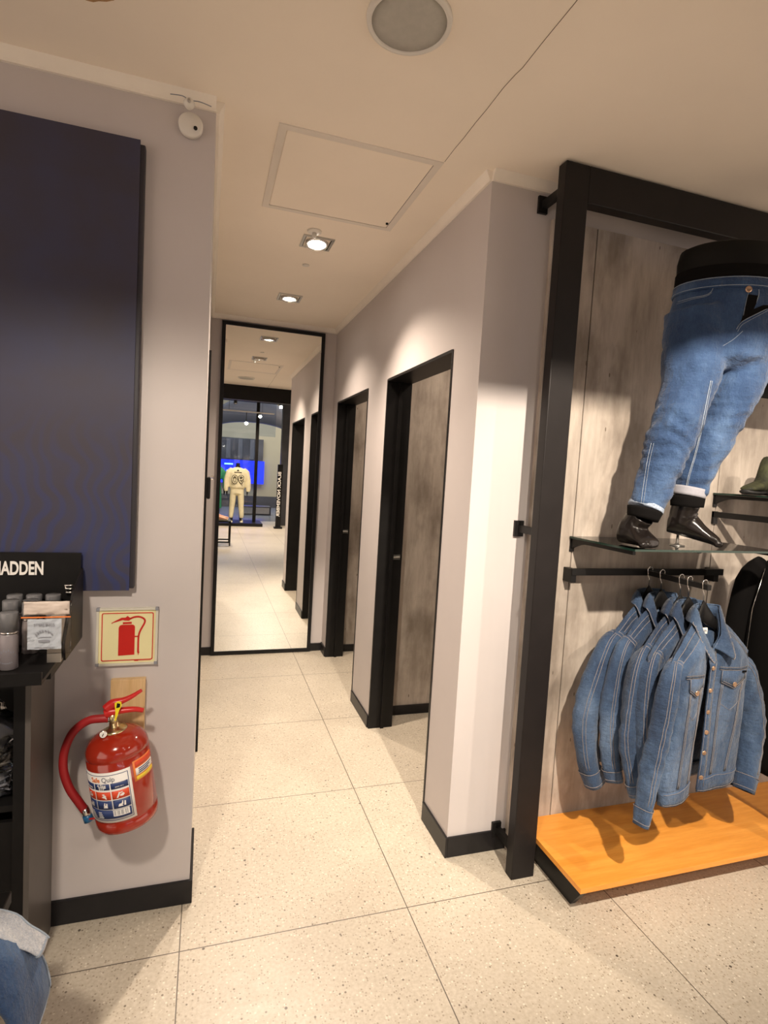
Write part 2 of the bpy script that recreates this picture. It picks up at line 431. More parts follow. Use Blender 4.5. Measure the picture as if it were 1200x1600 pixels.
box(bm, XR, JW, d1n, d1f, HD, H); box(bm, XR, JW, d1f, YM, 0, H)
struct('wall_right', bm, 'wall')
struct('wall_display', B(JW, 6.5, YC, YC+.10, 0, H), 'wall')
# fitting room insides
struct('wall_fitting_partition', B(JW, 2.3, 3.28, 3.40, 0, H), 'wood')
struct('wall_fitting_end', B(JW, 2.3, 4.555, 4.70, 0, H), 'wood')
struct('wall_fitting_back', B(2.3, 2.4, YC+.10, 4.7, 0, H), 'wood')
# cornices
def cornice(name, a, b, out):
    bm = bmesh.new(); d = (Vector(b)-Vector(a)); o = Vector(out)
    prof = [(0, HC+.006), (.010, HC+.006), (.012, HC+.014), (.022, H-.010), (.026, H), (0, H)]
    A = [bm.verts.new(Vector((a[0], a[1], 0))+o*p_+Vector((0, 0, z))) for p_, z in prof]
    Bv = [bm.verts.new(Vector((b[0], b[1], 0))+o*p_+Vector((0, 0, z))) for p_, z in prof]
    for i in range(6):
        j = (i+1) % 6; bm.faces.new((A[i], A[j], Bv[j], Bv[i]))
    bm.faces.new(A[::-1]); bm.faces.new(Bv); bmesh.ops.recalc_face_normals(bm, faces=bm.faces[:])
    struct(name, bm, 'cornice')
cornice('trim_2', (-5, YF), (XL, YF), (0, -1, 0)); cornice('trim_3', (XL, YF), (XL, YM), (1, 0, 0))
cornice('trim_4', (XL, YM), (XR, YM), (0, -1, 0)); cornice('trim_5', (XR, YC), (XR, YM), (-1, 0, 0))
cornice('trim_6', (XR, YC), (6.5, YC), (0, -1, 0))
# skirting
SK = .085
def skirt(name, *a): struct(name, B(*a, bev=.002), 'skirting')
skirt('baseboard_left', -5, XL+.010, YF-.010, YF, 0, SK)
skirt('baseboard_left_passage', XL, XL+.010, YF, 2.25, 0, SK)
skirt('baseboard_far', XL+.002, XR-.001, YM-.012, YM, 0, SK-.02)
skirt('baseboard_right_near', XR-.010, XR, YC-.010, d2n, 0, SK)
skirt('baseboard_display', XR, 1.34, YC-.010, YC, 0, SK)
skirt('baseboard_right_middle', XR-.010, XR, d2f+.004, d1n, 0, SK-.01)
skirt('baseboard_right_far', XR-.010, XR, d1f+.004, YM-.012, 0, SK-.01)
skirt('baseboard_fitting_partition', JW, 2.3, 3.268, 3.28, 0, .06)
skirt('baseboard_fitting_end', JW, 2.3, 4.543, 4.555, 0, .06)
# doorway linings and doors of the two fitting rooms
for n, (a, b) in enumerate(((d2n, d2f), (d1n, d1f))):
    bm = bmesh.new(); t = .012
    box(bm, XR-.003, JW+.01, b-t, b+.002, 0, HD); box(bm, XR-.003, JW+.01, a-.002, a+t, 0, HD)
    box(bm, XR-.003, JW+.01, a+t, b-t, HD-t, HD+.002)
    # stop bead
    box(bm, XR+.07, XR+.09, b-t-.012, b-t, 0, HD-t)
    d = struct('door_%d' % (n+1), bm, 'black')
    leaf = obj('door_leaf', B(JW+.012, JW+.80, a-.075, a-.037, .01, HD-.02, bev=.002), 'black', d)
    hb = bmesh.new(); tube(hb, [(JW-.05, b-t-.004, 1.05), (JW-.005, b-t-.004, 1.05)], .004, 8)
    box(hb, JW-.055, JW-.002, b-t-.003, b-t, 1.035, 1.065)
    obj('latch_plate', hb, 'alu', d)
# door in the left passage wall, slightly proud, with a lever lock
d3 = struct('door_3', B(XL, XL+.012, 3.03, 3.95, 0, 2.12, bev=.001), 'black')
hb = B(XL+.012, XL+.030, 3.03, 3.10, 1.36, 1.475, bev=.006)
obj('door_lock', hb, 'black', d3); obj('lock_knob', lathe(bmesh.new(), [(0.0, 0), (.012, 0), (.012, .012), (.004, .016)], (XL+.03, 3.05, 1.47), (1, 0, 0), 14), 'chrome', d3)

# ceiling seam (cracked joint) - follows the board joint from the hatch towards the shop
pts = [(.833, 1.985), (.832, 1.9), (.834, 1.83), (.833, 1.74), (.835, 1.66), (.834, 1.56), (.838, 1.50), (.8425, 1.47), (.842, 1.36), (.844, 1.24), (.843, 1.1), (.845, .9), (.845, YB+.1)]
bm = bmesh.new()
for (x0, y0), (x1, y1) in zip(pts, pts[1:]):
    vs = [bm.verts.new(c) for c in ((x0-.0009, y0, H-.0006), (x0+.0009, y0, H-.0006), (x1+.0009, y1, H-.0006), (x1-.0009, y1, H-.0006))]
    vt = [bm.verts.new((v.co.x, v.co.y, H)) for v in vs]
    bm.faces.new(vs); bm.faces.new(vt[::-1])
    for i in range(4): bm.faces.new((vs[i], vt[i], vt[(i+1) % 4], vs[(i+1) % 4]))
struct('trim_7', bm, 'crack')

# ================================================================== CEILING THINGS
hatch = thing('ceiling_hatch', (.53, 2.31, H), 'large square white access hatch in a flush frame in the ceiling', 'ceiling hatch')
bm = bmesh.new()
x0, x1, y0, y1, w = .232, .832, 1.990, 2.628, .028
for a in ((x0, x1, y0, y0+w), (x0, x1, y1-w, y1), (x0, x0+w, y0+w, y1-w), (x1-w, x1, y0+w, y1-w)): box(bm, *a, H-.004, H)
obj('hatch_frame', bm, plain('hatch_frame_paint', (.74, .68, .61), .6, var=.02), hatch)
bm = bmesh.new(); q = .0022
for a in ((x0+w, x1-w, y0+w, y0+w+q), (x0+w, x1-w, y1-w-q, y1-w), (x1-w-q, x1-w, y0+w, y1-w)): box(bm, *a, H-.002, H)
obj('hatch_gap', bm, 'gap', hatch)
obj('hatch_panel', B(x0+w+q, x1-w-q, y0+w+q, y1-w-q, H-.003, H), 'ceiling', hatch)
obj('hatch_catch', lathe(bmesh.new(), [(.006, 0), (.006, .006), (.002, .008)], (x1-w-.012, y1-w-.05, H-.003), (0, 0, -1), 12), 'black', hatch, label='small dark catch')

sp = thing('ceiling_speaker', (.492, 1.432, H), 'round grey speaker grille in the ceiling above the passage mouth', 'speaker')
obj('speaker_rim', lathe(bmesh.new(), [(.110, 0), (.108, .010), (.100, .013), (.096, .010), (.096, .0)], (.492, 1.432, H), (0, 0, -1), 48), 'whiteplastic', sp, True)
obj('speaker_grille', lathe(bmesh.new(), [(.0955, 0), (.0955, .008), (.06, .0105), (.001, .011)], (.492, 1.432, H), (0, 0, -1), 48), 'grille', sp, True)

def downlight(x, y, tilt, label, emat):
    t = thing('recessed_downlight', (x, y, H), label, 'downlight', 'square downlights along the passage ceiling')
    bm = bmesh.new(); s = .078; w = .012
    for a in ((-s, s, -s, -s+w), (-s, s, s-w, s), (-s, -s+w, -s+w, s-w), (s-w, s, -s+w, s-w)): box(bm, x+a[0], x+a[1], y+a[2], y+a[3], H-.006, H)
    obj('frame', bm, 'alu', t)
    for a in ((-s+w, -s+w+.004, -s+w, s-w), (s-w-.004, s-w, -s+w, s-w)): obj('recess_edge', B(x+a[0], x+a[1], y+a[2], y+a[3], H-.004, H), 'black', t)
    ax = Vector((0, -math.sin(tilt), -math.cos(tilt)))
    obj('lamp_ring', lathe(bmesh.new(), [(.058, -.002), (.058, .012), (.050, .016), (.046, .010), (.046, 0)], (x, y, H-.002), ax, 32), 'chrome', t, True)
    obj('bulb', lathe(bmesh.new(), [(.040, 0), (.038, .008), (.02, .013), (.001, .014)], (x, y, H-.003), ax, 24), emat, t, True)
downlight(.534, 2.92, .15, 'square recessed downlight nearest the ceiling hatch, glowing', 'lamp')
downlight(.534, 3.92, .05, 'square recessed downlight nearest the tall mirror, glowing', 'lamp')

sm = thing('smoke_detector', (.498, 2.79, H), 'small white round detector on the ceiling beside the nearer downlight', 'detector')
obj('base', lathe(bmesh.new(), [(.035, 0), (.034, .006), (.026, .010), (.001, .010)], (.498, 2.79, H), (0, 0, -1), 28), 'whiteplastic', sm, True)
obj('sensor_tip', lathe(bmesh.new(), [(.011, .0), (.011, .018), (.007, .024), (.001, .025)], (.498, 2.79, H-.008), (0, 0, -1), 16), 'whiteplastic', sm, True)
obj('ceiling_sensor', lathe(bmesh.new(), [(.020, 0), (.020, .004), (.008, .006), (.001, .006)], (.535, 3.26, H), (0, 0, -1), 20), 'whiteplastic', None, True,
    'tiny white disc on the ceiling between the two downlights', 'sensor')
# bare plaster patch at the ceiling's near left
bm = bmesh.new(); rr = [.05+.014*math.sin(3*k)+.01*math.sin(5*k+1) for k in [i*2*PI/22 for i in range(22)]]
v0 = [bm.verts.new((-.30+r*math.cos(i*2*PI/22)*1.2, 1.632+r*math.sin(i*2*PI/22), H-.0015)) for i, r in enumerate(rr)]
v1 = [bm.verts.new((v.co.x, v.co.y, H)) for v in v0]; bm.faces.new(v0); bm.faces.new(v1[::-1])
for i in range(22): bm.faces.new((v0[i], v1[i], v1[(i+1) % 22], v0[(i+1) % 22]))
obj('ceiling_patch', bm, 'paintchip', None, False, 'brown patch of bare plaster on the ceiling above the navy screen', 'ceiling patch')

# security camera at the left corner
sc = thing('security_camera', (-.045, YF-.03, 2.60), 'small white round security camera under the ceiling at the wall corner', 'security camera')
obj('mount_ball', lathe(bmesh.new(), [(.001, -.016), (.012, -.012), (.017, 0), (.012, .012), (.001, .016)], (-.050, YF-.042, 2.648), (0, -1, 0), 20), 'whiteplastic', sc, True)
body = obj('camera_body', lathe(bmesh.new(), [(.02, 0), (.036, .003), (.037, .020), (.033, .026), (.001, .027)], (-.045, YF, 2.600), (0, -1, 0), 32), 'whiteplastic', sc, True)
obj('lens', lathe(bmesh.new(), [(.006, 0), (.006, .003), (.001, .004)], (-.030, YF-.027, 2.588), (0, -1, 0), 14), 'black', body, True)
obj('ball_screw', lathe(bmesh.new(), [(.006, 0), (.005, .003), (.001, .003)], (-.050, YF-.058, 2.648), (0, -1, 0), 12), 'alu', sc, True)
obj('cable', T_(catmull([(-.105, YF-.044, 2.662), (-.07, YF-.046, 2.664), (-.05, YF-.043, 2.658), (-.02, YF-.044, 2.66), (.015, YF-.043, 2.655)]), .0016, 6), 'greyprint', sc, True)

# ================================================================== STANDING MIRROR at the passage end
mr = thing('wall_mirror', (.515, YM-.02, 0), 'tall mirror in a thin black frame at the end of the passage', 'mirror')
a, b_, c_, d_ = .113, .921, .004, 2.650
bm = bmesh.new(); w = .028
box(bm, a, a+w, YM-.032, YM-.012, c_, d_); box(bm, b_-w, b_, YM-.032, YM-.012, c_, d_)
box(bm, a+w, b_-w, YM-.032, YM-.012, c_, c_+.028); box(bm, a+w, b_-w, YM-.032, YM-.012, d_-.028, d_)
obj('mirror_frame', bm, 'black', mr)
obj('mirror_glass', B(a+w-.004, b_-w+.004, YM-.026, YM-.020, c_+.02, d_-.018), 'mirror', mr)
for x, z in ((a+w+.004, 2.50), (b_-w-.004, 2.50)):
    obj('mirror_clip', B(x-.008, x+.008, YM-.032, YM-.024, z-.012, z+.012, bev=.002), 'chrome', mr)

# ================================================================== LEFT WALL THINGS
# navy screen
ns = thing('wall_screen', (-.75, YF-.03, 1.125), 'large dark navy wall panel with faint blue streaks above the cosmetics display', 'wall panel')
obj('screen_face', B(-1.40, -.186, YF-.034, YF-.030, 1.125, 2.515), 'screen', ns)
obj('screen_edge', B(-1.41, -.172, YF-.030, YF, 1.130, 2.505, bev=.004), 'screenedge', ns)

# sign
sg = thing('fire_extinguisher_sign', (-.187, YF, .868), 'square cream sign with a red fire extinguisher pictogram on the left wall', 'sign')
sx0, sx1, sz0, sz1 = -.282, -.098, .872, 1.062
y = YF
bm = bmesh.new(); w = .007
for q in ((sx0, sx1, sz0, sz0+w), (sx0, sx1, sz1-w, sz1), (sx0, sx0+w, sz0+w, sz1-w), (sx1-w, sx1, sz0+w, sz1-w)): box(bm, q[0], q[1], y-.014, y, q[2], q[3])
obj('sign_frame', bm, 'signframe', sg)
obj('sign_face', B(sx0+w, sx1-w, y-.009, y-.002, sz0+w, sz1-w), 'signpaper', sg)
for cx_ in (sx0+.004, sx1-.004):
    for cz in (sz0+.004, sz1-.004): obj('corner_cap', B(cx_-.005, cx_+.005, y-.016, y-.001, cz-.005, cz+.005, bev=.001), 'greyprint', sg, label='dark corner cap')
def S(u_, v_): return (sx0+u_*(sx1-sx0), sz0+v_*(sz1-sz0))   # u,v in 0..1
bm = bmesh.new(); yy = y-.010
def rrect(u0, u1, v0, v1, r, n=5):
    out = []
    for cu, cv, a0 in ((u1-r, v1-r, 0), (u0+r, v1-r, PI/2), (u0+r, v0+r, PI), (u1-r, v0+r, 3*PI/2)):
        out += [(cu+r*math.cos(a0+k*PI/2/n), cv+r*math.sin(a0+k*PI/2/n)) for k in range(n+1)]
    return out
o1 = rrect(.08, .925, .075, .915, .03); o2 = rrect(.095, .91, .09, .90, .02)
va = [bm.verts.new((S(*p_)[0], yy, S(*p_)[1])) for p_ in o1]; vb = [bm.verts.new((S(*p_)[0], yy, S(*p_)[1])) for p_ in o2]
vc = [bm.verts.new((v.co.x, yy+.002, v.co.z)) for v in va]; vd = [bm.verts.new((v.co.x, yy+.002, v.co.z)) for v in vb]
for i in range(len(va)):
    j = (i+1) % len(va)
    for q in ((va[i], va[j], vb[j], vb[i]), (va[i], vc[i], vc[j], va[j]), (vb[i], vb[j], vd[j], vd[i])): bm.faces.new(q)
prism(bm, [S(*p_) for p_ in [(.355, .165), (.62, .175), (.62, .66)]+[(.62-.05*(1-math.cos(k*PI/8)), .66+.045*math.sin(k*PI/8)) for k in range(1, 5)]+[(.405, .705), (.37, .69), (.355, .655)]], yy, yy+.002)
prism(bm, [S(*p_) for p_ in [(.42, .715), (.565, .72), (.565, .755), (.42, .75)]], yy, yy+.002)
prism(bm, [S(*p_) for p_ in [(.45, .78), (.52, .775), (.56, .81), (.53, .83), (.495, .86), (.46, .83), (.40, .83), (.24, .745), (.235, .725), (.27, .745), (.42, .79)]], yy, yy+.002)
hp = catmull([S(.54, .81)+(0,), S(.62, .84)+(0,), S(.71, .835)+(0,), S(.775, .79)+(0,), S(.775, .73)+(0,), S(.72, .62)+(0,), S(.69, .54)+(0,), S(.68, .45)+(0,), S(.68, .22)+(0,)], 5)
hp = [(p_[0], p_[1]) for p_ in hp]
for (xa, za), (xb, zb) in zip(hp, hp[1:]):
    d = Vector((xb-xa, zb-za)).normalized()*.0028; n = Vector((-d.y, d.x))
    prism(bm, [(xa-n.x, za-n.y), (xb-n.x, zb-n.y), (xb+n.x, zb+n.y), (xa+n.x, za+n.y)], yy, yy+.0018)
prism(bm, [S(*p_) for p_ in [(.62, .485), (.68, .485), (.68, .505), (.62, .505)]], yy, yy+.002)
prism(bm, [S(*p_) for p_ in [(.665, .22), (.705, .22), (.69, .185), (.69, .165), (.68, .165), (.68, .185)]], yy, yy+.002)
prism(bm, [S(*p_) for p_ in [(.62, .06), (.69, .06), (.69, .072), (.62, .072)]], yy, yy+.002)
for k in range(9): prism(bm, [S(.70+k*.022, .062), S(.712+k*.022, .062), S(.712+k*.022, .07), S(.70+k*.022, .07)], yy, yy+.002)
obj('pictogram', bm, 'signred', sg)

# pine board behind the extinguisher
obj('backing_board', B(-.235, -.131, YF-.022, YF, .50, .826, bev=.001), 'pine', None, False,
    'narrow vertical pine board on the wall behind the fire extinguisher', 'board')

# ---- fire extinguisher
ex = thing('fire_extinguisher', (-.160, 1.846, .38), 'red fire extinguisher tilted on its wooden wall board with a paper instruction label', 'fire extinguisher')
base = Vector((-.161, 1.843, .414)); up = Vector((-.155, 0, .988)).normalized(); rt = Vector((up.z, 0, -up.x)); fr = Vector((0, -1, 0))
def EX(x, y_, z): return base + rt*x + fr*y_ + up*z
RB = .091
prof = [(.010, .004), (RB-.012, 0), (RB-.003, .004), (RB, .014), (RB, .034), (RB-.0025, .036), (RB-.0025, .040), (RB, .043), (RB, .225), (RB-.002, .227), (RB-.002, .231), (RB, .234)]
prof += [(RB*math.cos(a)**.75, .234+.062*math.sin(a)) for a in [k*PI/2/9 for k in range(1, 9)] if RB*math.cos(a)**.75 > .026] + [(.026, .294), (.026, .296)]
obj('cylinder_body', lathe(bmesh.new(), prof, base, up, 56), 'red', ex, True)
obj('neck_ring', lathe(bmesh.new(), [(.030, .288), (.036, .290), (.036, .297), (.027, .300), (.022, .304), (.014, .306), (.013, .318), (.005, .319)], base, up, 32), 'brass', ex, True)
vb_ = bmesh.new(); tube(vb_, [EX(0, 0, .30), EX(0, 0, .352)], .012, 16)
obj('valve_body', vb_, 'brass', ex, True)
g = bmesh.new(); lathe(g, [(.001, 0), (.011, .0), (.0115, .008), (.010, .010)], EX(-.026, .030, .302), (.05, -1, .1), 20)
ga = obj('pressure_gauge', g, 'chrome', ex, True)
gf = bmesh.new(); lathe(gf, [(.0095, .0101), (.001, .0102)], EX(-.026, .030, .302), (.05, -1, .1), 20); obj('gauge_face', gf, 'white', ga)
gn = bmesh.new(); tube(gn, [EX(-.028, .0410, .298), EX(-.024, .0410, .306)], .0011, 6); obj('gauge_needle', gn, 'black', ga)
# levers
def lever(name, path, w, t):
    bm = bmesh.new(); pts = catmull(path, 5); n = len(pts); rings = []
    for i, p_ in enumerate(pts):
        tn = (pts[min(i+1, n-1)]-pts[max(i-1, 0)]).normalized(); up_ = Vector((0, -1, 0)).cross(tn).normalized()
        ww = interp(w, n)[i]; tt = interp(t, n)[i]
        rings.append([p_+Vector((0, math.cos(a)*ww, 0))+up_*math.sin(a)*tt for a in [2*PI*k/14 for k in range(14)]])
    ring_loft(bm, rings); return obj(name, bm, 'redlever', ex, True)
lever('squeeze_lever', [(-.232, 1.842, .772), (-.213, 1.842, .788), (-.185, 1.842, .797), (-.160, 1.842, .808), (-.132, 1.842, .826)], [.012, .014, .012, .009, .005], [.015, .015, .009, .007, .005])
lever('carry_handle', [(-.234, 1.842, .757), (-.22, 1.842, .762), (-.19, 1.842, .765), (-.15, 1.842, .766), (-.125, 1.842, .760)], [.013, .014, .012, .010, .007], [.014, .014, .010, .008, .007])
tg = bmesh.new(); prism(tg, [(-.203, .768), (-.206, .797), (-.197, .803), (-.187, .800), (-.186, .790), (-.193, .772), (-.201, .742), (-.205, .742)], 1.822, 1.8235)
tag_o = obj('safety_tag', tg, 'yellow', ex, label='yellow plastic safety tag')
obj('tag_print', prism(bmesh.new(), [(-.201, .782), (-.199, .797), (-.190, .795), (-.191, .784)], 1.8212, 1.8225), 'black', tag_o)
# hose
hp = catmull([(-.215, 1.845, .740), (-.245, 1.845, .742), (-.285, 1.85, .735), (-.325, 1.855, .700), (-.348, 1.86, .640), (-.350, 1.86, .580), (-.333, 1.86, .520), (-.305, 1.86, .470), (-.288, 1.86, .442)], 7)
obj('hose', T_(hp[3:], .0125, 14), 'redrubber', ex, True)
hf = bmesh.new(); tube(hf, [(-.205, 1.845, .738), (-.222, 1.845, .741), (-.258, 1.846, .741)], [.008, .0105, .012], 14)
obj('hose_fitting', hf, 'chrome', ex, True)
nz = bmesh.new(); tube(nz, [(-.291, 1.86, .450), (-.281, 1.86, .426)], [.0128, .0125], 14); obj('nozzle_ferrule', nz, 'chrome', ex, True)
nz = bmesh.new(); tube(nz, [(-.283, 1.86, .428), (-.276, 1.86, .408)], [.013, .015], 14); obj('nozzle_cap', nz, 'bluecap', ex, True)
obj('hose_clip', T_([EX(-.085, .0, .022), (-.276, 1.85, .418)], .003, 6), 'redlever', ex, True)
# label wrapped on the cylinder: s = angle (deg, 0 = towards the room), z = height
def wrap(s, z, off=.0006):
    a = math.radians(s); r = RB+off
    return EX(r*math.sin(a), r*math.cos(a), z)
def patch(s0, s1, z0, z1, off, th=.0004):
    bm = bmesh.new(); n = max(2, int(abs(s1-s0)/4))
    sheet(bm, lambda u_, v_: wrap(s0+(s1-s0)*u_, z0+(z1-z0)*v_, off), n, 1, th); return bm
DEG = 180/PI/RB
lab = obj('instruction_label', patch(-82, 27, .046, .205, .0008), 'white', ex, True, label='white, navy and red instruction label')
L0, L1, Z0, Z1 = -82, 27, .046, .205
def LP(u_, v_): return (L0+(L1-L0)*u_, Z0+(Z1-Z0)*v_)
bm = bmesh.new()   # navy boxes and outline
def lp(bm, u0, u1, v0, v1, off=.0014):
    a = LP(u0, v0); b = LP(u1, v1); return join(bm, patch(a[0], b[0], a[1], b[1], off))
for q in ((.04, .955, .045, .055), (.04, .955, .94, .95), (.945, .955, .045, .95), (.04, .05, .045, .95)): lp(bm, *q)
for c in range(3): lp(bm, .07+c*.295, .07+c*.295+.275, .66, .78)
for c in range(3): lp(bm, .07+c*.295, .07+c*.295+.275, .27, .44)
lp(bm, .07, .93, .08, .255)
obj('navy_print', bm, 'navy', lab, True)
bm = bmesh.new()
for c in range(3): lp(bm, .07+c*.295, .07+c*.295+.275, .46, .62)
obj('red_print', bm, 'redprint', lab, True)
def wraptxt(s, cu, cv, size, sx=.85, bold=0):
    cs, cz = LP(cu, cv); return text_mesh(s, size, .00015, lambda x, y_, z: wrap(cs+x*DEG, cz+y_, .0021+z), bold, sx)
obj('maker_name', join(wraptxt('Safe', .40, .855, .021, .9, .0004), wraptxt('', .5, .8, .01)), 'orangeprint', lab)
obj('maker_name', wraptxt('Quip', .63, .86, .021, .9, .0002), 'greyprint', lab)
bm = wraptxt('4.5kg', .50, .745, .013, 1, .0004); join(bm, wraptxt('STP', .50, .69, .012, 1, .0004))
for c, tx in ((0, 'DRY CHEMICAL'), (2, 'SANS 1910')): join(bm, wraptxt(tx, .205+c*.295, .70, .0055, .9))
for c in range(3):   # white pictures: pin, hand, flame
    u0 = .07+c*.295+.1375
    for vv, lift in ((.54, 0), (.355, .0)):
        cs, cz = LP(u0, vv)
        def pic(dx, dz): return (cs+dx*DEG, cz+dz)
        polys = [[(-.012, -.009), (-.004, .008), (.0, .006), (-.007, -.009)], [(-.003, -.002), (.008, .004), (.011, -.001), (.006, -.006), (-.001, -.005)], [(-.002, .006), (.006, .008), (.006, .005), (-.001, .003)]] if lift == 0 and vv > .5 else \
                [[(-.011, -.008), (-.008, .0), (-.002, .001), (.003, -.008)], [(-.002, -.002), (.002, .009), (.004, .008), (.003, -.003)], [(.005, -.007), (.007, .007), (.011, .006), (.010, -.008)]]
        for k_, pl in enumerate(polys):
            vs = [bm.verts.new(wrap(*pic(dx*(-1 if c == 1 and k_ == 0 else 1), dz), .0022)) for dx, dz in pl]; bm.faces.new(vs)
for k in range(4): lp(bm, .10, .10+.20-.02*k, .10+k*.033, .112+k*.033, .0022)
for k in range(4): lp(bm, .36, .46-.01*k, .10+k*.033, .112+k*.033, .0022)
lp(bm, .64, .90, .125, .245, .0020)
lp(bm, .62, .93, .255, .262, .0022)
obj('white_print', bm, 'white', lab)
bm = bmesh.new()
for k in range(15):
    if k % 4 != 2: lp(bm, .655+k*.016, .655+k*.016+(.009 if k % 3 else .005), .14, .235, .0026)
obj('barcode', bm, 'greyprint', lab)
l2 = obj('service_label', patch(32, 82, .150, .215, .0008), 'orangeprint', ex, True, label='orange, white and yellow service label')
bm = patch(36, 82, .168, .190, .0015); obj('white_band', bm, 'white', l2, True)
bm = patch(36, 82, .153, .165, .0015); obj('yellow_band', bm, 'yellowprint', l2, True)
bm = patch(36, 82, .1935, .211, .0015); obj('red_band', bm, 'redprint', l2, True)
bm = bmesh.new()
for k in range(3): join(bm, patch(42, 76-5*k, .184-.006*k, .187-.006*k, .0022))
obj('service_text', bm, 'navy', l2, True)

# ---- cosmetics cabinet at the left
cb = thing('display_cabinet', (-.80, 1.85, 0), 'black open-fronted cabinet against the left wall under the cosmetics display', 'cabinet')
obj('side_panel', B(-.412, -.398, 1.70, YF-.012, 0, .94), 'cabside', cb, label='dark grey right side panel')
obj('front_stile', B(-.440, -.412, 1.70, 1.715, 0, .94), 'black', cb)
obj('back_panel', B(-1.2, -.412, 1.93, 1.948, 0, .94), 'black', cb)
obj('shelf', B(-1.2, -.412, 1.715, 1.93, .55, .568), 'black', cb)
obj('plinth_panel', B(-1.2, -.44, 1.715, 1.73, 0, .52), 'black', cb)
obj('counter_top', B(-1.2, -.339, 1.645, YF-.012, .948, .966, bev=.001), 'black', cb)
obj('top_rail', B(-1.2, -.412, 1.715, 1.93, .90, .948), 'black', cb)
# plastic-wrapped packs on the shelf
def bag(name, c, dx, dy, dz, rot, label, seed, group=None):
    bm = bmesh.new(); bmesh.ops.create_cube(bm, size=1); bmesh.ops.subdivide_edges(bm, edges=bm.edges[:], cuts=9, use_grid_fill=True)
    mrot = Matrix.Rotation(rot, 3, 'Y')
    for v in bm.verts:
        p_ = v.co.copy(); q = Vector((p_.x*dx, p_.y*dy*(1-1.1*abs(p_.x)**2), p_.z*dz))
        q += Vector((fbm(p_+Vector((seed, 0, 0)), 3.2), fbm(p_+Vector((0, seed, 0)), 3.2), fbm(p_+Vector((0, 0, seed)), 3.2)))*.018
        v.co = mrot @ q + Vector(c)
    return bm
for k, (c, dx, dz, rot, lb) in enumerate([((-.520, 1.80, .745), .13, .11, .5, 'clear crumpled plastic bag leaning on top of the shelf packs'),
                                        ((-.530, 1.79, .672), .14, .075, -.35, 'clear plastic bag lying across the middle of the cabinet shelf'),
                                        ((-.535, 1.79, .605), .16, .07, .02, 'flat clear plastic bag with a sealed edge at the shelf bottom')]):
    t = thing('plastic_bag', (c[0], c[1], c[2]-dz/2), lb, 'plastic bag', 'plastic-wrapped stock in the black cabinet')
    obj('plastic_film', bag('f', c, dx, .09, dz, rot, '', k*3.1), 'plastic', t, True)
    obj('wrapped_garment', bag('g', c, dx*.78, .05, dz*.7, rot, '', k*3.1+5), 'greyprint' if k != 1 else 'cabside', t, True)

# cosmetics stand with header
st = thing('cosmetics_stand', (-.62, 1.80, .966), 'black counter display stand with white lettering MADDEN on its header', 'display stand')
obj('header_panel', B(-1.1, -.322, 1.905, 1.915, .975, 1.248), 'black', st)
bm = bmesh.new()
pl = [(1.915, 1.20), (1.915, .980), (1.70, .980), (1.69, 1.03), (1.79, 1.155), (1.905, 1.20)]
a = [bm.verts.new((-.322, y_, z)) for y_, z in pl]; b = [bm.verts.new((-.316, y_, z)) for y_, z in pl]
bm.faces.new(a); bm.faces.new(b[::-1])
for i in range(len(pl)): j = (i+1) % len(pl); bm.faces.new((a[i], b[i], b[j], a[j]))
bmesh.ops.recalc_face_normals(bm, faces=bm.faces[:]); obj('side_wing', bm, plain('smoky_black_wing', (.012, .010, .010), .45, spec=.2), st)
obj('tray', B(-1.1, -.338, 1.56, 1.905, .968, .978), 'black', st)
obj('tray_lip', B(-1.1, -.338, 1.552, 1.56, .968, 1.000), 'black', st)
tx = text_mesh('MADDEN', .0560, .0008, lambda x, y_, z: (-.4215+x, 1.903-z, 1.199+y_), .0016, .58, 'RIGHT')
obj('header_lettering', tx, 'white', st)
# silver clips on the header
bm = bmesh.new()
for z, w in ((1.150, .030), (1.140, .026), (1.128, .022)): tube(bm, [(-.348-w/2, 1.893, z), (-.348+w/2, 1.893, z)], .0025, 8)
for s in (-1, 1): tube(bm, [(-.348+s*.013, 1.893, 1.15), (-.348+s*.009, 1.893, 1.128)], .0018, 6)
obj('binder_clip', bm, 'chrome', None, True, 'small silver clip on the lower right of the black header', 'clip')
# bottles
def bottle(x, y_, z, label=None, first=False):
    t = thing('spray_bottle', (x, y_, z), label, 'bottle', 'mauve grey spray bottles on the counter stand')
    obj('bottle_body', lathe(bmesh.new(), [(.019, 0), (.0215, .002), (.0215, .085), (.020, .090), (.020, .096)], (x, y_, z), (0, 0, 1), 28), 'bottle', t, True)
    obj('collar', lathe(bmesh.new(), [(.0212, .096), (.0212, .101)], (x, y_, z), (0, 0, 1), 28), 'chrome', t, True)
    obj('cap', lathe(bmesh.new(), [(.0205, .101), (.0208, .150), (.0195, .1525), (.001, .1525)], (x, y_, z), (0, 0, 1), 28), 'bottlecap', t, True)
    bm = bmesh.new()
    for k in range(9):
        a_ = -1.0+k*.25; zz = z+.052-.012*abs(a_)**2 if k % 2 else z+.049-.012*abs(a_)**2
        vs = [bm.verts.new((x+.0218*math.sin(a_+d), y_-.0218*math.cos(a_+d), zz+h)) for d, h in ((-.07, 0), (.07, 0), (.05, .006), (-.05, .006))]; bm.faces.new(vs)
    for k in range(7):
        a_ = -.6+k*.2
        vs = [bm.verts.new((x+.0218*math.sin(a_+d), y_-.0218*math.cos(a_+d), z+.018+.008*a_*a_+h)) for d, h in ((-.06, 0), (.06, 0), (.06, .003), (-.06, .003))]; bm.faces.new(vs)
    obj('bottle_print', bm, 'greyprint', t)
    return t
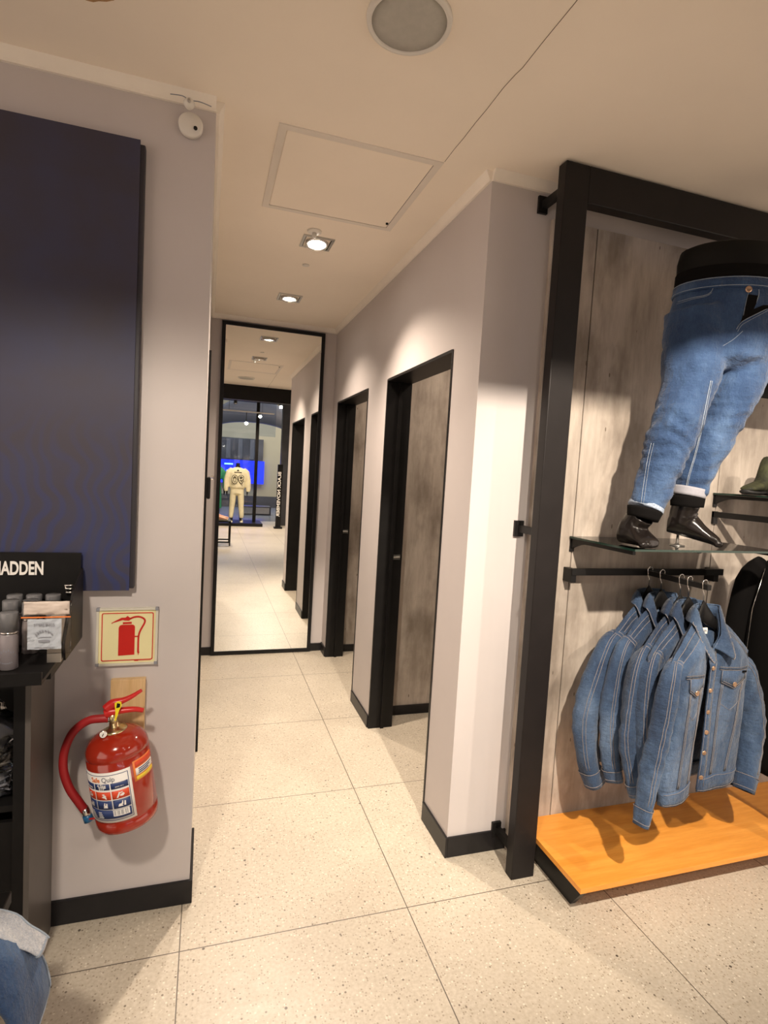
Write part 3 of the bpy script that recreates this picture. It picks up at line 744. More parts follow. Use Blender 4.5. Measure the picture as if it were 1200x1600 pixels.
def copy_tree(o, loc, label):
    c = o.copy(); col.objects.link(c); c.location = loc; c['label'] = label
    for ch in o.children:
        k = ch.copy(); col.objects.link(k); k.parent = c
        for g_ in ch.children:
            q_ = g_.copy(); col.objects.link(q_); q_.parent = k
    return c
bt = bottle(-.441, 1.66, .978, 'mauve grey spray bottle at the front beside the bagged packs')
bpy.context.view_layer.update()
rows = [((-.425, 1.79), 'spray bottle in the second row behind the bagged packs'), ((-.475, 1.79), 'spray bottle in the second row behind the front bottle'),
        ((-.385, 1.86), 'spray bottle in the back row closest to the silver clip'), ((-.435, 1.86), 'spray bottle in the middle of the back row'),
        ((-.485, 1.86), 'spray bottle at the left of the back row'), ((-.495, 1.68), 'spray bottle cut by the left edge of the picture')]
for (x, y_), lb in rows: copy_tree(bt, (x, y_, .978), lb)
# bagged packs
pk = thing('bagged_pack', (-.375, 1.64, 1.0), 'clear bag with a blue grey printed card hanging at the front of the stand', 'package')
def plate(x0, x1, z0, z1, y_, th, bulge=0, seed=0):
    bm = bmesh.new(); sheet(bm, lambda u_, v_: (x0+(x1-x0)*u_, y_-bulge*math.sin(PI*u_)*math.sin(PI*v_)+.004*noise.noise(Vector((u_*5, v_*5, seed))), z0+(z1-z0)*v_), 12, 12, th); return bm
obj('printed_card', plate(-.404, -.344, 1.034, 1.098, 1.634, .002), 'pack', pk)
obj('clear_bag', plate(-.416, -.328, 1.022, 1.135, 1.644, .004, .006, 3), 'plastic', pk, True)
obj('bag_header', plate(-.412, -.331, 1.106, 1.134, 1.640, .002, .003, 5), plain('pale_bag_header', (.62, .53, .47), .4), pk, True, label='pale crinkled bag header')
bm = bmesh.new()
box(bm, -.416, -.328, 1.6365, 1.6375, 1.1, 1.1025); obj('bag_seal', bm, 'orangeprint', pk)
bm = text_mesh('STERLINGS', .0085, .0001, lambda x, y_, z: (-.374+x, 1.6295-z, 1.086+y_), .0001, .9)
for zc, w_ in ((1.060, .026), (1.038, .034)): box(bm, -.374-w_/2, -.374+w_/2, 1.6292, 1.6300, zc, zc+.001)
for k in range(8):
    a_ = PI*.15+k*PI*.1; xx, zz = -.374-.016*math.cos(a_), 1.058+.014*math.sin(a_); box(bm, xx-.0014, xx+.0014, 1.6292, 1.6300, zz, zz+.0035)
box(bm, -.384, -.364, 1.6292, 1.6300, 1.050, 1.054)
obj('card_print', bm, 'greyprint', pk)
pk.scale = (1.30, 1.0, 1.25); pk.location = Vector(pk.location)+Vector((.024, -.012, -.004))
bx_ = thing('product_box', (-.345, 1.72, .978), 'pale carton standing behind the bagged pack at the stand\'s right end', 'box')
obj('carton', B(-.360, -.326, 1.69, 1.76, .978, 1.10, bev=.001), 'cardwhite', bx_)
obj('carton_flap', B(-.360, -.325, 1.688, 1.692, 1.09, 1.105), 'cardwhite', bx_)

# ================================================================== DISPLAY WALL (right)
FX0, FX1, FY0, FY1, FT = 1.217, 1.3175, 1.785, 1.832, 2.692
fr_ = thing('display_portal', (2.25, 1.80, 0), 'large black rectangular frame standing in front of the timber display wall', 'frame')
obj('post', B(FX0, FX1, FY0, FY1, 0, FT, bev=.003), 'brownblack', fr_)
obj('post', B(3.25, 3.35, FY0, FY1, 0, FT, bev=.003), 'brownblack', fr_)
obj('top_beam', B(FX1, 3.25, FY0, FY1, 2.562, FT, bev=.003), 'brownblack', fr_)
for z in (.09, 1.357, 2.615):
    so = bmesh.new(); box(so, 1.222, 1.262, YC-.012, YC-.0005, z-.032, z+.032); box(so, 1.236, 1.258, FY1-.002, YC-.010, z-.014, z+.014)
    obj('wall_bracket', so, 'black', fr_)
# grey timber boards
xs = [1.285, 1.493, 2.243, 2.993, 3.743]
boards = ['narrow strip of grey weathered timber panel beside the black post', 'grey weathered timber panel behind the mannequin and denim jackets',
          'grey weathered timber panel behind the boots and black coats', 'grey weathered timber panel at the far right of the display wall']
for k in range(4):
    obj('timber_panel', B(xs[k]+.0025, xs[k+1]-.0025, 1.950, YC-.0006, .0, 2.568), 'wood', None, False, boards[k], 'wall panel', 'grey timber panels of the display wall')
#obj('panel_backing', B(1.287, 3.74, 1.962, YC-.0005, 0, 2.56), 'gap', None, False, 'dark strip showing in the joints of the timber panels', 'backing') if False else None

# orange plinth shelf
pt = thing('plinth_shelf', (2.25, 1.75, 0), 'low orange wooden shelf on black supports under the denim jackets', 'shelf')
obj('shelf_board', B(1.345, 3.22, 1.545, 1.950, .106, .126, bev=.001), 'orange', pt)
def side_support(x):
    bm = bmesh.new(); pl = [(1.948, 0), (1.628, 0), (1.556, .1055), (1.948, .1055)]
    a = [bm.verts.new((x, y_, z)) for y_, z in pl]; b = [bm.verts.new((x+.022, y_, z)) for y_, z in pl]
    bm.faces.new(a); bm.faces.new(b[::-1])
    for i in range(4): j = (i+1) % 4; bm.faces.new((a[i], b[i], b[j], a[j]))
    bmesh.ops.recalc_face_normals(bm, faces=bm.faces[:]); return bm
obj('side_support', side_support(1.372), 'black', pt); obj('side_support', side_support(3.16), 'black', pt)
obj('back_rail', B(1.394, 3.16, 1.80, 1.82, 0, .1055), 'black', pt)

# glass shelves on brackets
def shelf_arm(x, z, yw, yt, hw=.045, ht=.014, w=.012):
    """curved arm: deep at the wall, slim towards the tip"""
    bm = bmesh.new(); n = 12; top = []; bot = []
    for i in range(n+1):
        t = i/n; y_ = yw+(yt-yw)*t; top.append((y_, z)); bot.append((y_, z-ht-(hw-ht)*max(0, 1-t*3.2)**2))
    for s in (0, 1):
        pass
    a = [bm.verts.new((x-w/2, y_, zz)) for y_, zz in top+bot[::-1]]; b = [bm.verts.new((x+w/2, y_, zz)) for y_, zz in top+bot[::-1]]
    bm.faces.new(a); bm.faces.new(b[::-1]); m = len(a)
    for i in range(m): j = (i+1) % m; bm.faces.new((a[i], b[i], b[j], a[j]))
    box(bm, x-.010, x+.010, yw-.006, yw, z-hw-.01, z+.004)
    bmesh.ops.recalc_face_normals(bm, faces=bm.faces[:]); return bm
def glass_shelf(x0, x1, z, y0, arms, label):
    t = thing('glass_shelf', ((x0+x1)/2, 1.76, z-.05), label, 'shelf', 'glass shelves on black arms')
    bm = B(x0, x1, y0, 1.945, z-.008, z)
    bm.normal_update()
    for f in bm.faces: f.material_index = 0 if abs(f.normal.z) > .5 else 1
    obj('glass_plate', bm, ['glass', 'glassedge'], t)
    for ax in arms:
        obj('shelf_bracket', shelf_arm(ax, z-.009, 1.95, y0+.02), 'black', t)
    return t
glass_shelf(1.475, 2.185, 1.333, 1.575, (1.490, 2.17), 'clear glass shelf under the mannequin feet')
glass_shelf(2.215, 2.93, 1.545, 1.60, (2.232, 2.90), 'clear glass shelf holding the boots at the right edge')

# hanging rail with straight arm
rl = thing('hanging_rail', (1.85, 1.80, 1.15), 'black wall rail with a straight arm carrying the denim jackets', 'clothes rail')
obj('cross_bar', B(1.462, 2.262, 1.893, 1.907, 1.178, 1.206, bev=.001), 'black', rl)
for x in (1.468, 2.222): obj('wall_foot', B(x-.008, x+.018, 1.897, 1.950, 1.148, 1.204, bev=.001), 'black', rl)
obj('front_arm', B(1.836, 1.856, 1.590, 1.893, 1.180, 1.200, bev=.002), 'black', rl)
ul = thing('hanging_rail', (2.58, 1.80, 1.40), 'black wall rail carrying the black coats below the boots shelf', 'clothes rail')
for x in (2.232, 2.90): obj('side_arm', B(x-.009, x+.009, 1.60, 1.950, 1.435, 1.460, bev=.001), 'black', ul)
for x in (2.232, 2.90): obj('wall_foot', B(x-.009, x+.016, 1.938, 1.950, 1.405, 1.462, bev=.001), 'black', ul)
obj('front_bar', B(2.241, 2.891, 1.60, 1.618, 1.437, 1.458, bev=.001), 'black', ul)

# ---------------------------------------------------------------- hangers and denim jackets
def hanger(x, y, ztop, drop, label, seed=0, bend=0, group='black hangers on the jacket rail arm'):
    """hook over the bar top at ztop, shoulders 'drop' below"""
    t = thing('coat_hanger', (x, y, ztop-drop), label, 'hanger', group)
    zc = ztop-drop
    pts = [(x+.010, y, ztop-.012)]+[(x+.012*math.cos(a), y, ztop+.001+.012*math.sin(a)) for a in [k*PI/8 for k in range(0, 9)]]
    pts += [(x-.008, y, ztop-.025), (x-.001, y, ztop-.04), (x, y, zc)]
    obj('hook', T_(pts, .0020, 8), 'chrome', t, True)
    bm = bmesh.new(); rings = []
    n = 26
    for i in range(n+1):
        u_ = -1+2*i/n; au = abs(u_)
        kb = bend if u_ < 0 else 0
        c = Vector((x+u_*.165*math.cos(kb), y-au*.165*math.sin(kb), zc-.026-.128*au**.95))
        hh = .010+.030*math.exp(-(au/.42)**2); dd = .008
        if au > .97: hh *= .6; dd *= .6
        rings.append([c+Vector((0, math.cos(a)*dd, math.sin(a)*hh)) for a in [2*PI*k/12 for k in range(12)]])
    ring_loft(bm, rings); obj('shoulder_bar', bm, 'black', t, True)
    return t

def smooth01(t): t = max(0, min(1, t)); return t*t*(3-2*t)
def jacket(c, label, sl, sr, bend=(.45, .0), seed=0, front_detail=True, opened=False, rl=(.060, .060), thin=1):
    c = Vector(c)
    t = thing('denim_jacket', (c.x, c.y, c.z-.655), label, 'jacket', 'blue denim jackets hanging on the rail arm')
    UN = .30; LJ = .655
    def VF(u_, f):
        top = zt(u_, -1); return max(0, (-LJ*f-top)/(-LJ-top))
    def HW(v): return interp_([(0, .262), (.10, .268), (.30, .250), (.45, .240), (.75, .244), (.92, .246), (1, .240)], v)
    def interp_(tb, v):
        for (a, x), (b, y) in zip(tb, tb[1:]):
            if v <= b: return x+(y-x)*(v-a)/(b-a)
        return tb[-1][1]
    def zt(u_, side):
        au = abs(u_)
        if au < UN: return (-.125+.10*(au/UN)) if side < 0 else (.002-.018*(au/UN))
        return -.020-.135*((au-UN)/(1-UN))**1.15
    def bendp(p_):
        x, y_, z = p_
        k = bend[0] if x < 0 else bend[1]
        q = Vector((x*math.cos(k), y_-abs(x)*math.sin(k), z))
        w = .009*fbm((q.x+seed*3.1, q.y, q.z*.55), 7)+.0035*noise.noise(Vector((q.x*26+seed, q.y*26, q.z*8)))+.0016*noise.noise(Vector((q.x*40+seed, q.y*20, q.z*60)))
        q.y += w*smooth01(-z*8+.4); q.x += w*.5
        q.x += -.028*max(0, -z)**1.3        # hangs slightly off plumb
        return q + c
    def surf(u_, v, side, off=0):
        top = zt(u_, side); z = top+(-LJ-top)*v
        hw = HW((-z)/LJ if z < 0 else 0)
        au = abs(u_)
        D = (.062 if side < 0 else .050)*smooth01(v*8)*(1-au**3.2)**.55 if au < 1 else 0
        if au < UN and v < .25: D = max(D, (.055 if side < 0 else .035)*(1-(au/UN)**2*.5)*(1-v))
        D *= thin
        if side < 0: D += .006*math.sin(u_*9+seed)*smooth01(v*3-1)*(1-au)
        y_ = D*side + off*side
        return bendp((u_*hw, y_, z))
    FS = lambda u_, v, off=0: surf(u_, v, -1, off)
    bm = bmesh.new()
    grid(bm, lambda a, b: surf(-1+2*a, b, 1), 44, 40)
    if opened:
        def lp_(a, b):
            u_ = -1+a*(.97-.10*smooth01(b*1.5-.3)); p_ = FS(u_, b)
            k = smooth01((a-.80)/.20)*smooth01(b*3); return p_+Vector((-.012*k, .055*k, 0))
        grid(bm, lp_, 26, 40)
        grid(bm, lambda a, b: FS(-.02+1.02*a, b), 28, 40)
    else:
        grid(bm, lambda a, b: FS(-1+2*a, b), 44, 40)
    bmesh.ops.remove_doubles(bm, verts=bm.verts[:], dist=.0008)
    body = obj('body', bm, 'denim', t, True)
    so = body.modifiers.new('cloth', 'SOLIDIFY'); so.thickness = .0025
    st_ = bmesh.new(); dk = bmesh.new()
    def line(uv, off=.0026, r=.0009, side=-1, cz=False):
        if cz: uv = [(a, VF(a, b)) for a, b in uv]
        pts = [surf(a, b, side, off) for a, b in uv]; tube(st_, pts, r, 5)
    def seg(a, b, n=12): return [(a[0]+(b[0]-a[0])*k/n, a[1]+(b[1]-a[1])*k/n) for k in range(n+1)]
    def band(uv0, uv1, off=.003, n=14, target=None, th=.003, cz=False):
        if cz: uv0 = [(a, VF(a, b)) for a, b in uv0]; uv1 = [(a, VF(a, b)) for a, b in uv1]
        s_ = target if target is not None else dk
        e0 = [surf(*p_, -1, off) for p_ in uv0]; e1 = [surf(*p_, -1, off) for p_ in uv1]
        sheet(s_, lambda a, b: e0[round(a*(len(e0)-1))].lerp(e1[round(a*(len(e1)-1))], b), len(e0)-1, 2, th)
    # waistband all round
    wb = bmesh.new()
    for side in (-1, 1):
        us = [(-1, 1)] if not (opened and side < 0) else [(-1, -.13), (-.02, 1)]
        for u0, u1 in us:
            def wf(a, b, u0=u0, u1=u1, side=side):
                u_ = u0+(u1-u0)*a; p_ = surf(u_, .915+.10*b, side, .004)
                if opened and side < 0 and u1 < 0:
                    k = smooth01((a-.80)/.20); p_ = p_+Vector((-.012*k, .055*k, 0))
                return p_
            sheet(wb, wf, 26, 3, .004)
    obj('waistband', wb, 'denim', t, True)
    for v in (.925, 1.005):
        line(seg((.0 if opened else -.97, v), (.97, v), 30), .0068)
        if opened: line(seg((-.97, v), (-.25, v), 20), .0068)
        line(seg((-.97, v), (.97, v), 30), .0068, side=1)
    # placket
    pb = bmesh.new(); u0, u1 = (-.02, .10) if opened else (-.06, .07)
    band([(u0, v) for _, v in seg((0, .01), (0, .985), 24)], [(u1, v) for _, v in seg((0, .01), (0, .985), 24)], .0035, target=pb)
    obj('button_placket', pb, 'denim', t, True)
    line([(u0+.012, v) for _, v in seg((0, .02), (0, .98), 24)], .0060); line([(u1-.012, v) for _, v in seg((0, .02), (0, .98), 24)], .0060)
    if front_detail:
        um = u0+.045
        for f_ in (.29, .42, .545, .66, .78, .925):
            v = VF(um, f_); p_ = FS(um, v, .007); n = (FS(um+.02, v)-FS(um-.02, v)).cross(FS(um, v+.02)-FS(um, v-.02)).normalized()
            if n.y > 0: n = -n
            b_ = bmesh.new(); lathe(b_, [(.0085, 0), (.0085, .002), (.006, .003), (.005, .0022), (.003, .0035), (.001, .0036)], p_, n, 16)
            obj('button', b_, 'copper', t, True)
        for s in ((1,) if opened else (-1, 1))+((-1,) if opened else ()):
            a_, b2 = (.16, .80) if s > 0 else (-.80, -.30)
            ys = seg((a_, .285), (b2, .30), 16)
            band(ys, [(x, y_+.014) for x, y_ in ys], .0035, cz=True)
            line(ys, .0065, cz=True); line([(x, y_+.016) for x, y_ in ys], .0062, cz=True)
            fa, fb = (.20, .74) if s > 0 else (-.72, -.34)
            fm = (fa+fb)/2
            top = seg((fa, .305), (fb, .318), 16); low = [(x, .372+.040*(1-abs(x-fm)/((fb-fa)/2))) for x, _ in top]
            fl = bmesh.new(); band(top, low, .006, target=fl, th=.004, cz=True)
            pf = obj('pocket_flap', fl, 'denim', t, True)
            line(low, .0095, cz=True); line([(x, y_-.012) for x, y_ in low[1:-1]], .0095, cz=True); line([top[0], low[0]], .0095, cz=True); line([top[-1], low[-1]], .0095, cz=True)
            p_ = FS(fm, VF(fm, .388), .010); b_ = bmesh.new()
            lathe(b_, [(.0095, 0), (.0095, .002), (.007, .0032), (.006, .0022), (.003, .0035), (.001, .0036)], p_, (0, -1, 0), 16)
            obj('flap_button', b_, 'copper', pf, True)
            pk_ = [(fa+.04, .38), (fa+.05, .50), (fm, .545), (fb-.05, .50), (fb-.04, .38)]
            q_ = []
            for i in range(4): q_ += seg(pk_[i], pk_[i+1], 5)
            line(q_, .0030, .0008, cz=True)
            for (ua, va), (ub, vb2) in (((fa+.03, .39), (fa-.01, .915)), ((fb-.03, .39), (fb-.22 if s > 0 else fb-.10, .915))):
                l0 = seg((ua, va), (ub, vb2), 18); band(l0, [(x+.035, y_) for x, y_ in l0], .0032, cz=True)
                line(l0, .0058, cz=True); line([(x+.035, y_) for x, y_ in l0], .0058, cz=True)
        if opened:
            tb = bmesh.new(); a_ = FS(.66, VF(.66, .318), .011); box(tb, a_.x-.012, a_.x+.012, a_.y-.001, a_.y+.001, a_.z-.006, a_.z+.001); obj('pocket_tab', tb, 'sock', t)
    # shoulder (yoke) seams
    for s in (-1, 1):
        sh = [(s*(UN+(1-UN)*k/10), .035) for k in range(11)]
        band(sh, [(x, y_+.03) for x, y_ in sh], .003); line(sh, .006); line([(x, y_+.032) for x, y_ in sh], .006)
    # collar
    def collar(a, b):
        th = (a*2-1)*PI*.97; s_ = math.sin(th); c_ = math.cos(th)
        fold = Vector((.076*s_*(1 if abs(th) < PI/2 else .90), .034*c_-.006 if c_ > 0 else .052*c_-.006, (.030 if c_ > 0 else .030+.145*c_)))
        k = max(0, -c_); tip = k**2.2
        out = Vector((.030*s_*(1-tip)+math.copysign(.055, s_)*tip, .026*c_-.012*k, -.052+.018*tip))
        b2 = smooth01(b)
        return bendp((fold.x+out.x*b2, fold.y+out.y*math.sin(b2*PI/2), fold.z+out.z*b2**1.2))
    cb_ = bmesh.new(); sheet(cb_, collar, 44, 8, .005)
    def cstand(a, b):
        th = (a*2-1)*PI*.93; s_ = math.sin(th); c_ = math.cos(th)
        return bendp((.072*s_, (.030*c_ if c_ > 0 else .048*c_), (.0 if c_ > 0 else .0+.135*c_)-.02+b*.046))
    cbd = bmesh.new(); sheet(cbd, cstand, 36, 2, .004); join(cb_, cbd)
    obj('collar', cb_, 'denimd', t, True)
    cs = bmesh.new()
    tube(cs, [collar(k/40, .93)+Vector((0, -.004, 0)) for k in range(41)], .0011, 5)
    if front_detail:
        for k in range(24):   # worn dashes along the leaf edge
            a_ = .02+.25*(k % 12)/12 if k < 12 else .98-.25*(k % 12)/12
            tube(cs, [collar(a_, .97)+Vector((0, -.0045, 0)), collar(a_, .80)+Vector((0, -.0045, 0))], .0010, 5)
    obj('collar_stitching', cs, 'stitch', t, True)
    if opened:
        lb = bmesh.new(); sheet(lb, lambda a, b: bendp((-.004+.045*a, .006, -.082+.024*b)), 2, 2, .001); ll = obj('neck_label', lb, 'white', t, label='white woven neck label')
        lt = text_mesh('DENIM', .014, .0002, lambda x, y_, z: bendp((.0185+x, .0038-z, -.070+y_)), 0, .8); obj('label_text', lt, 'greyprint', ll)
    # sleeves
    for s, path in ((-1, sl), (1, sr)):
        if not path: continue
        pts = catmull([Vector(p_) for p_ in path], 7); n = len(pts); rings = []
        ra = interp([(.022, .022), (.055, .040), (.062, .045), (.058, .042), (.050, .036), (.042, .030)], n) if s > 0 else \
             interp([(.018, .020), (rl[0]*.86, rl[1]*.85), (rl[0]*1.10, rl[1]), (rl[0]*1.08, rl[1]*.95), (rl[0]*.92, rl[1]*.85), (rl[0]*.78, rl[1]*.72)], n)
        for i, p_ in enumerate(pts):
            tn = (pts[min(i+1, n-1)]-pts[max(i-1, 0)]).normalized()
            a1 = (Vector((1, 0, 0))-tn*tn.x).normalized(); a2 = tn.cross(a1).normalized()
            r = []
            for k in range(26):
                an = 2*PI*k/26; q = p_+a1*(math.cos(an)*ra[i][0])+a2*(math.sin(an)*ra[i][1])
                w = .006*fbm((q.x*1.6+seed, q.y*1.6, q.z*.8+s), 9)+.003*math.sin(q.z*95+4*math.cos(an)+seed*2)*math.exp(-((i/n-.55)/.18)**2)+.004*math.sin(3*an+seed+q.z*4)
                r.append(q+(q-p_).normalized()*w)
            rings.append(r)
        sbm = bmesh.new(); ring_loft(sbm, rings, True, False)
        slv = obj('sleeve', sbm, 'denim', t, True)
        k0 = n-5; cr = []
        for i in range(k0, n):
            tn = (pts[min(i+1, n-1)]-pts[max(i-1, 0)]).normalized()
            cr.append([pts[i]+(q-pts[i])*1.09 for q in rings[i]])
        ext = (pts[-1]-pts[-2]).normalized()*.012
        cr.append([q+ext for q in cr[-1]]); cr.append([pts[-1]+ext+(q-pts[-1]-ext)*.80 for q in cr[-1]])
        cbm = bmesh.new(); ring_loft(cbm, cr, False, False); cf = obj('cuff', cbm, 'denim', slv, True)
        sm_ = bmesh.new()
        for rr_ in (cr[0], cr[-3]):
            tube(sm_, [pts[0]*0+q+(q-pts[k0]).normalized()*.001 for q in rr_]+[rr_[0]], .0012, 5)
        obj('cuff_stitching', sm_, 'stitch', slv, True)
        # armhole seam and the seam down the sleeve (front side)
        se = bmesh.new()
        ks = [k for k in range(26)]
        fi = min(range(26), key=lambda k: rings[n//2][k].y - .6*s*rings[n//2][k].x*0)
        for dk_ in (0, 1):
            tube(se, [rings[i][(fi+(2 if s < 0 else -2)+dk_*1) % 26]+Vector((0, -.0012, 0)) for i in range(4, k0)], .0010, 5)
        tube(se, rings[3]+[rings[3][0]], .0012, 5); tube(se, rings[4]+[rings[4][0]], .0012, 5)
        obj('sleeve_stitching', se, 'stitch', slv, True)
    obj('seams', dk, 'denimd', t, True)
    obj('stitching', st_, 'stitch', t, True)
    return t
XA = 1.846
ys = [1.886, 1.819, 1.721, 1.681, 1.611]
desc = ['rearmost denim jacket, nearest the timber wall on the rail arm', 'second denim jacket from the timber wall, its sleeve edge showing',
        'middle denim jacket of the five on the rail arm', 'denim jacket directly behind the front jacket', 'frontmost denim jacket, open with copper buttons and a chest pocket']
SL = [[(1.69, ys[0]-.05, .950), (1.606, ys[0]-.072, .905), (1.552, 1.800, .78), (1.505, 1.786, .63), (1.510, 1.765, .48), (1.535, 1.745, .385)],
      [(1.69, ys[1]-.05, .950), (1.610, ys[1]-.075, .905), (1.580, 1.735, .78), (1.560, 1.719, .63), (1.565, 1.700, .50), (1.577, 1.689, .430)],
      [(1.69, ys[2]-.05, .950), (1.610, ys[2]-.075, .900), (1.590, 1.640, .77), (1.570, 1.621, .62), (1.580, 1.60, .50), (1.594, 1.591, .430)],
      [(1.69, ys[3]-.05, .945), (1.616, ys[3]-.078, .895), (1.608, 1.600, .77), (1.602, 1.581, .64), (1.603, 1.565, .53), (1.604, 1.551, .460)],
      [(1.68, 1.540, .940), (1.615, 1.508, .895), (1.596, 1.503, .76), (1.572, 1.502, .60), (1.546, 1.492, .48), (1.524, 1.481, .390)]]
SR = [[(1.98, y_, .93), (2.065, y_, .86), (2.125, y_, .74), (2.145, y_-.01, .60), (2.12, y_-.03, .47), (2.08, y_-.05, .40)] for y_ in ys]
SR[4] = [(1.99, 1.625, .930), (2.085, 1.630, .865), (2.150, 1.630, .74), (2.178, 1.625, .60), (2.155, 1.600, .47), (2.118, 1.580, .385)]
hl = ['black hanger of the rearmost denim jacket', 'black hanger of the second jacket from the timber wall', 'black hanger of the middle denim jacket',
      'black hanger of the jacket behind the front one', 'black hanger with chrome hook in the front denim jacket']
for k in range(5):
    jacket((XA, ys[k], 1.088), desc[k], SL[k], SR[k], (.42, .0) if k == 4 else (.30, .02), k*1.7, k == 4, k == 4, rl=(.033, .038) if k == 4 else (.050, .046) if k == 0 else (.039, .040), thin=1 if k == 4 else .45)
    hanger(XA, ys[k], 1.2035, .078, hl[k], k, bend=.42 if k == 4 else .30)

# black coats at the right
def coat(x, y, z, w, l, seed, label):
    '''hangs square to the front bar: its width runs along y'''
    t = thing('black_coat', (x, y, z-l), label, 'coat', 'black coats on the right-hand rail')
    Q = lambda a, b, zz: (x+b, y+a, zz)
    bm = bmesh.new(); rings = []
    for i in range(24):
        v = i/23; zz = z-l*v; hw = w*(.28+.72*smooth01(v*5.5)) if v < .2 else w*(1+.05*v); hd = .034+.012*math.sin(v*3)
        rings.append([Q(hw*math.cos(a)+.010*math.sin(3*a+seed+v*4), hd*math.sin(a)*(1+.22*math.sin(5*a+seed)), zz) for a in [2*PI*k/32 for k in range(32)]])
    ring_loft(bm, rings); obj('coat_body', bm, 'cloth', t, True)
    for s_ in (-1, 1):
        obj('coat_sleeve', T_(catmull([Q(s_*w*.70, -.01, z-.10), Q(s_*w*.98, -.02, z-.20), Q(s_*w*1.12, -.03, z-.5), Q(s_*w*1.08, -.03, z-.74)], 4), interp([(.030, .035), (.040, .050), (.036, .048), (.030, .040)], 13), 16), 'cloth', t, True)
    obj('zip', T_([Q(w*.55, -.040, z-.12), Q(w*.70, -.048, z-.30), Q(w*.74, -.050, z-.60)], .002, 6), 'chrome', t, True)
    return t
for k, x_ in enumerate((2.335, 2.435)):
    coat(x_, 1.609, 1.36, .215, .98-.02*k, 2*k, ('black coat on the right rail nearest the denim jackets', 'black coat on the right rail at the very edge of the picture')[k])
    t = thing('coat_hanger', (x_, 1.609, 1.33), ('black hanger of the coat nearest the denim jackets', 'black hanger of the coat at the very edge of the picture')[k], 'hanger', 'black hangers of the coats')
    obj('shoulder_bar', T_([(x_, 1.52, 1.34), (x_, 1.57, 1.365), (x_, 1.609, 1.372), (x_, 1.65, 1.365), (x_, 1.70, 1.34)], .009, 10), 'black', t, True)
    obj('hook', T_([(x_, 1.609, 1.37), (x_, 1.609, 1.40), (x_, 1.595, 1.43), (x_, 1.5965, 1.456), (x_, 1.609, 1.4615), (x_, 1.6215, 1.456), (x_, 1.624, 1.44)], .002, 8), 'chrome', t, True)
# black display board hanging behind the mannequin
bd = thing('display_board', (2.35, 1.74, 1.93), 'black hanging display board behind the mannequin at the right edge', 'board')
obj('board_panel', B(2.06, 2.60, 1.735, 1.75, 1.945, 2.42, bev=.002), 'cloth', bd)
obj('board_cord', T_([(2.2, 1.742, 2.42), (2.2, 1.742, 2.70)], .0015, 6), 'black', bd); obj('board_cord', T_([(2.5, 1.742, 2.42), (2.5, 1.742, 2.70)], .0015, 6), 'black', bd)

# ---------------------------------------------------------------- half mannequin with jeans
mn = thing('half_mannequin', (1.78, 1.64, 1.333), 'black waist-down mannequin in washed blue jeans walking on the glass shelf', 'mannequin')
WC = Vector((1.845, 1.64, 0)); RZ = -.42
def ell(c, rx, ry, z, n=28, tilt=0, rz=RZ):
    out = []
    for k in range(n):
        a = 2*PI*k/n; x, y_ = rx*math.cos(a), ry*math.sin(a)
        out.append(Vector((c[0]+x*math.cos(rz)-y_*math.sin(rz), c[1]+x*math.sin(rz)+y_*math.cos(rz), z+tilt*x)))
    return out
bm = bmesh.new()
ring_loft(bm, [ell(WC+Vector(o), rx, ry, z) for o, rx, ry, z in (((0, 0, 0), .172, .118, 2.26), ((0, 0, 0), .178, .122, 2.33), ((0, 0, 0), .180, .122, 2.385), ((0, 0, 0), .172, .116, 2.425), ((0, 0, 0), .15, .10, 2.435))])
obj('torso_stub', bm, plain('matt_black_torso', (.006, .0055, .005), .6, spec=.15), mn, True)
bm = bmesh.new()
ring_loft(bm, [ell(WC, rx, ry, z) for rx, ry, z in ((.180, .124, 2.285), (.183, .127, 2.31), (.182, .126, 2.345))]); obj('black_waistband', bm, 'sock', mn, True, label='black knitted band above the jeans')
# jeans body
LL = [(1.722, 1.655, 2.20), (1.722, 1.65, 2.10), (1.715, 1.64, 2.00), (1.690, 1.63, 1.90), (1.650, 1.625, 1.79), (1.624, 1.635, 1.68), (1.602, 1.645, 1.58), (1.570, 1.65, 1.475)]
LR = [.104, .106, .100, .090, .085, .077, .068, .061]
RL_ = [(1.945, 1.63, 2.20), (1.940, 1.625, 2.10), (1.922, 1.615, 2.00), (1.888, 1.61, 1.90), (1.852, 1.62, 1.80), (1.812, 1.635, 1.70), (1.792, 1.65, 1.62), (1.776, 1.662, 1.545)]
RR = [.100, .100, .094, .084, .075, .070, .065, .058]
def leg_tube(bm, P0, R0, k0=0, k1=None, extra=0):
    pts = catmull(P0, 5); rad = interp(R0, len(pts)); tube(bm, pts, [r+extra for r in rad], 24); return pts, rad
bm = bmesh.new()
ring_loft(bm, [ell(WC+Vector((dx, dy, 0)), rx, ry, z) for dx, dy, rx, ry, z in ((0, 0, .178, .125, 2.298), (0, 0, .184, .130, 2.24), (-.005, 0, .196, .136, 2.17), (-.008, 0, .200, .138, 2.10), (-.01, 0, .180, .125, 2.03), (-.01, 0, .10, .08, 1.99))])
leg_tube(bm, LL, LR); leg_tube(bm, RL_, RR)
me = remeshed(bm, .0085, 8)
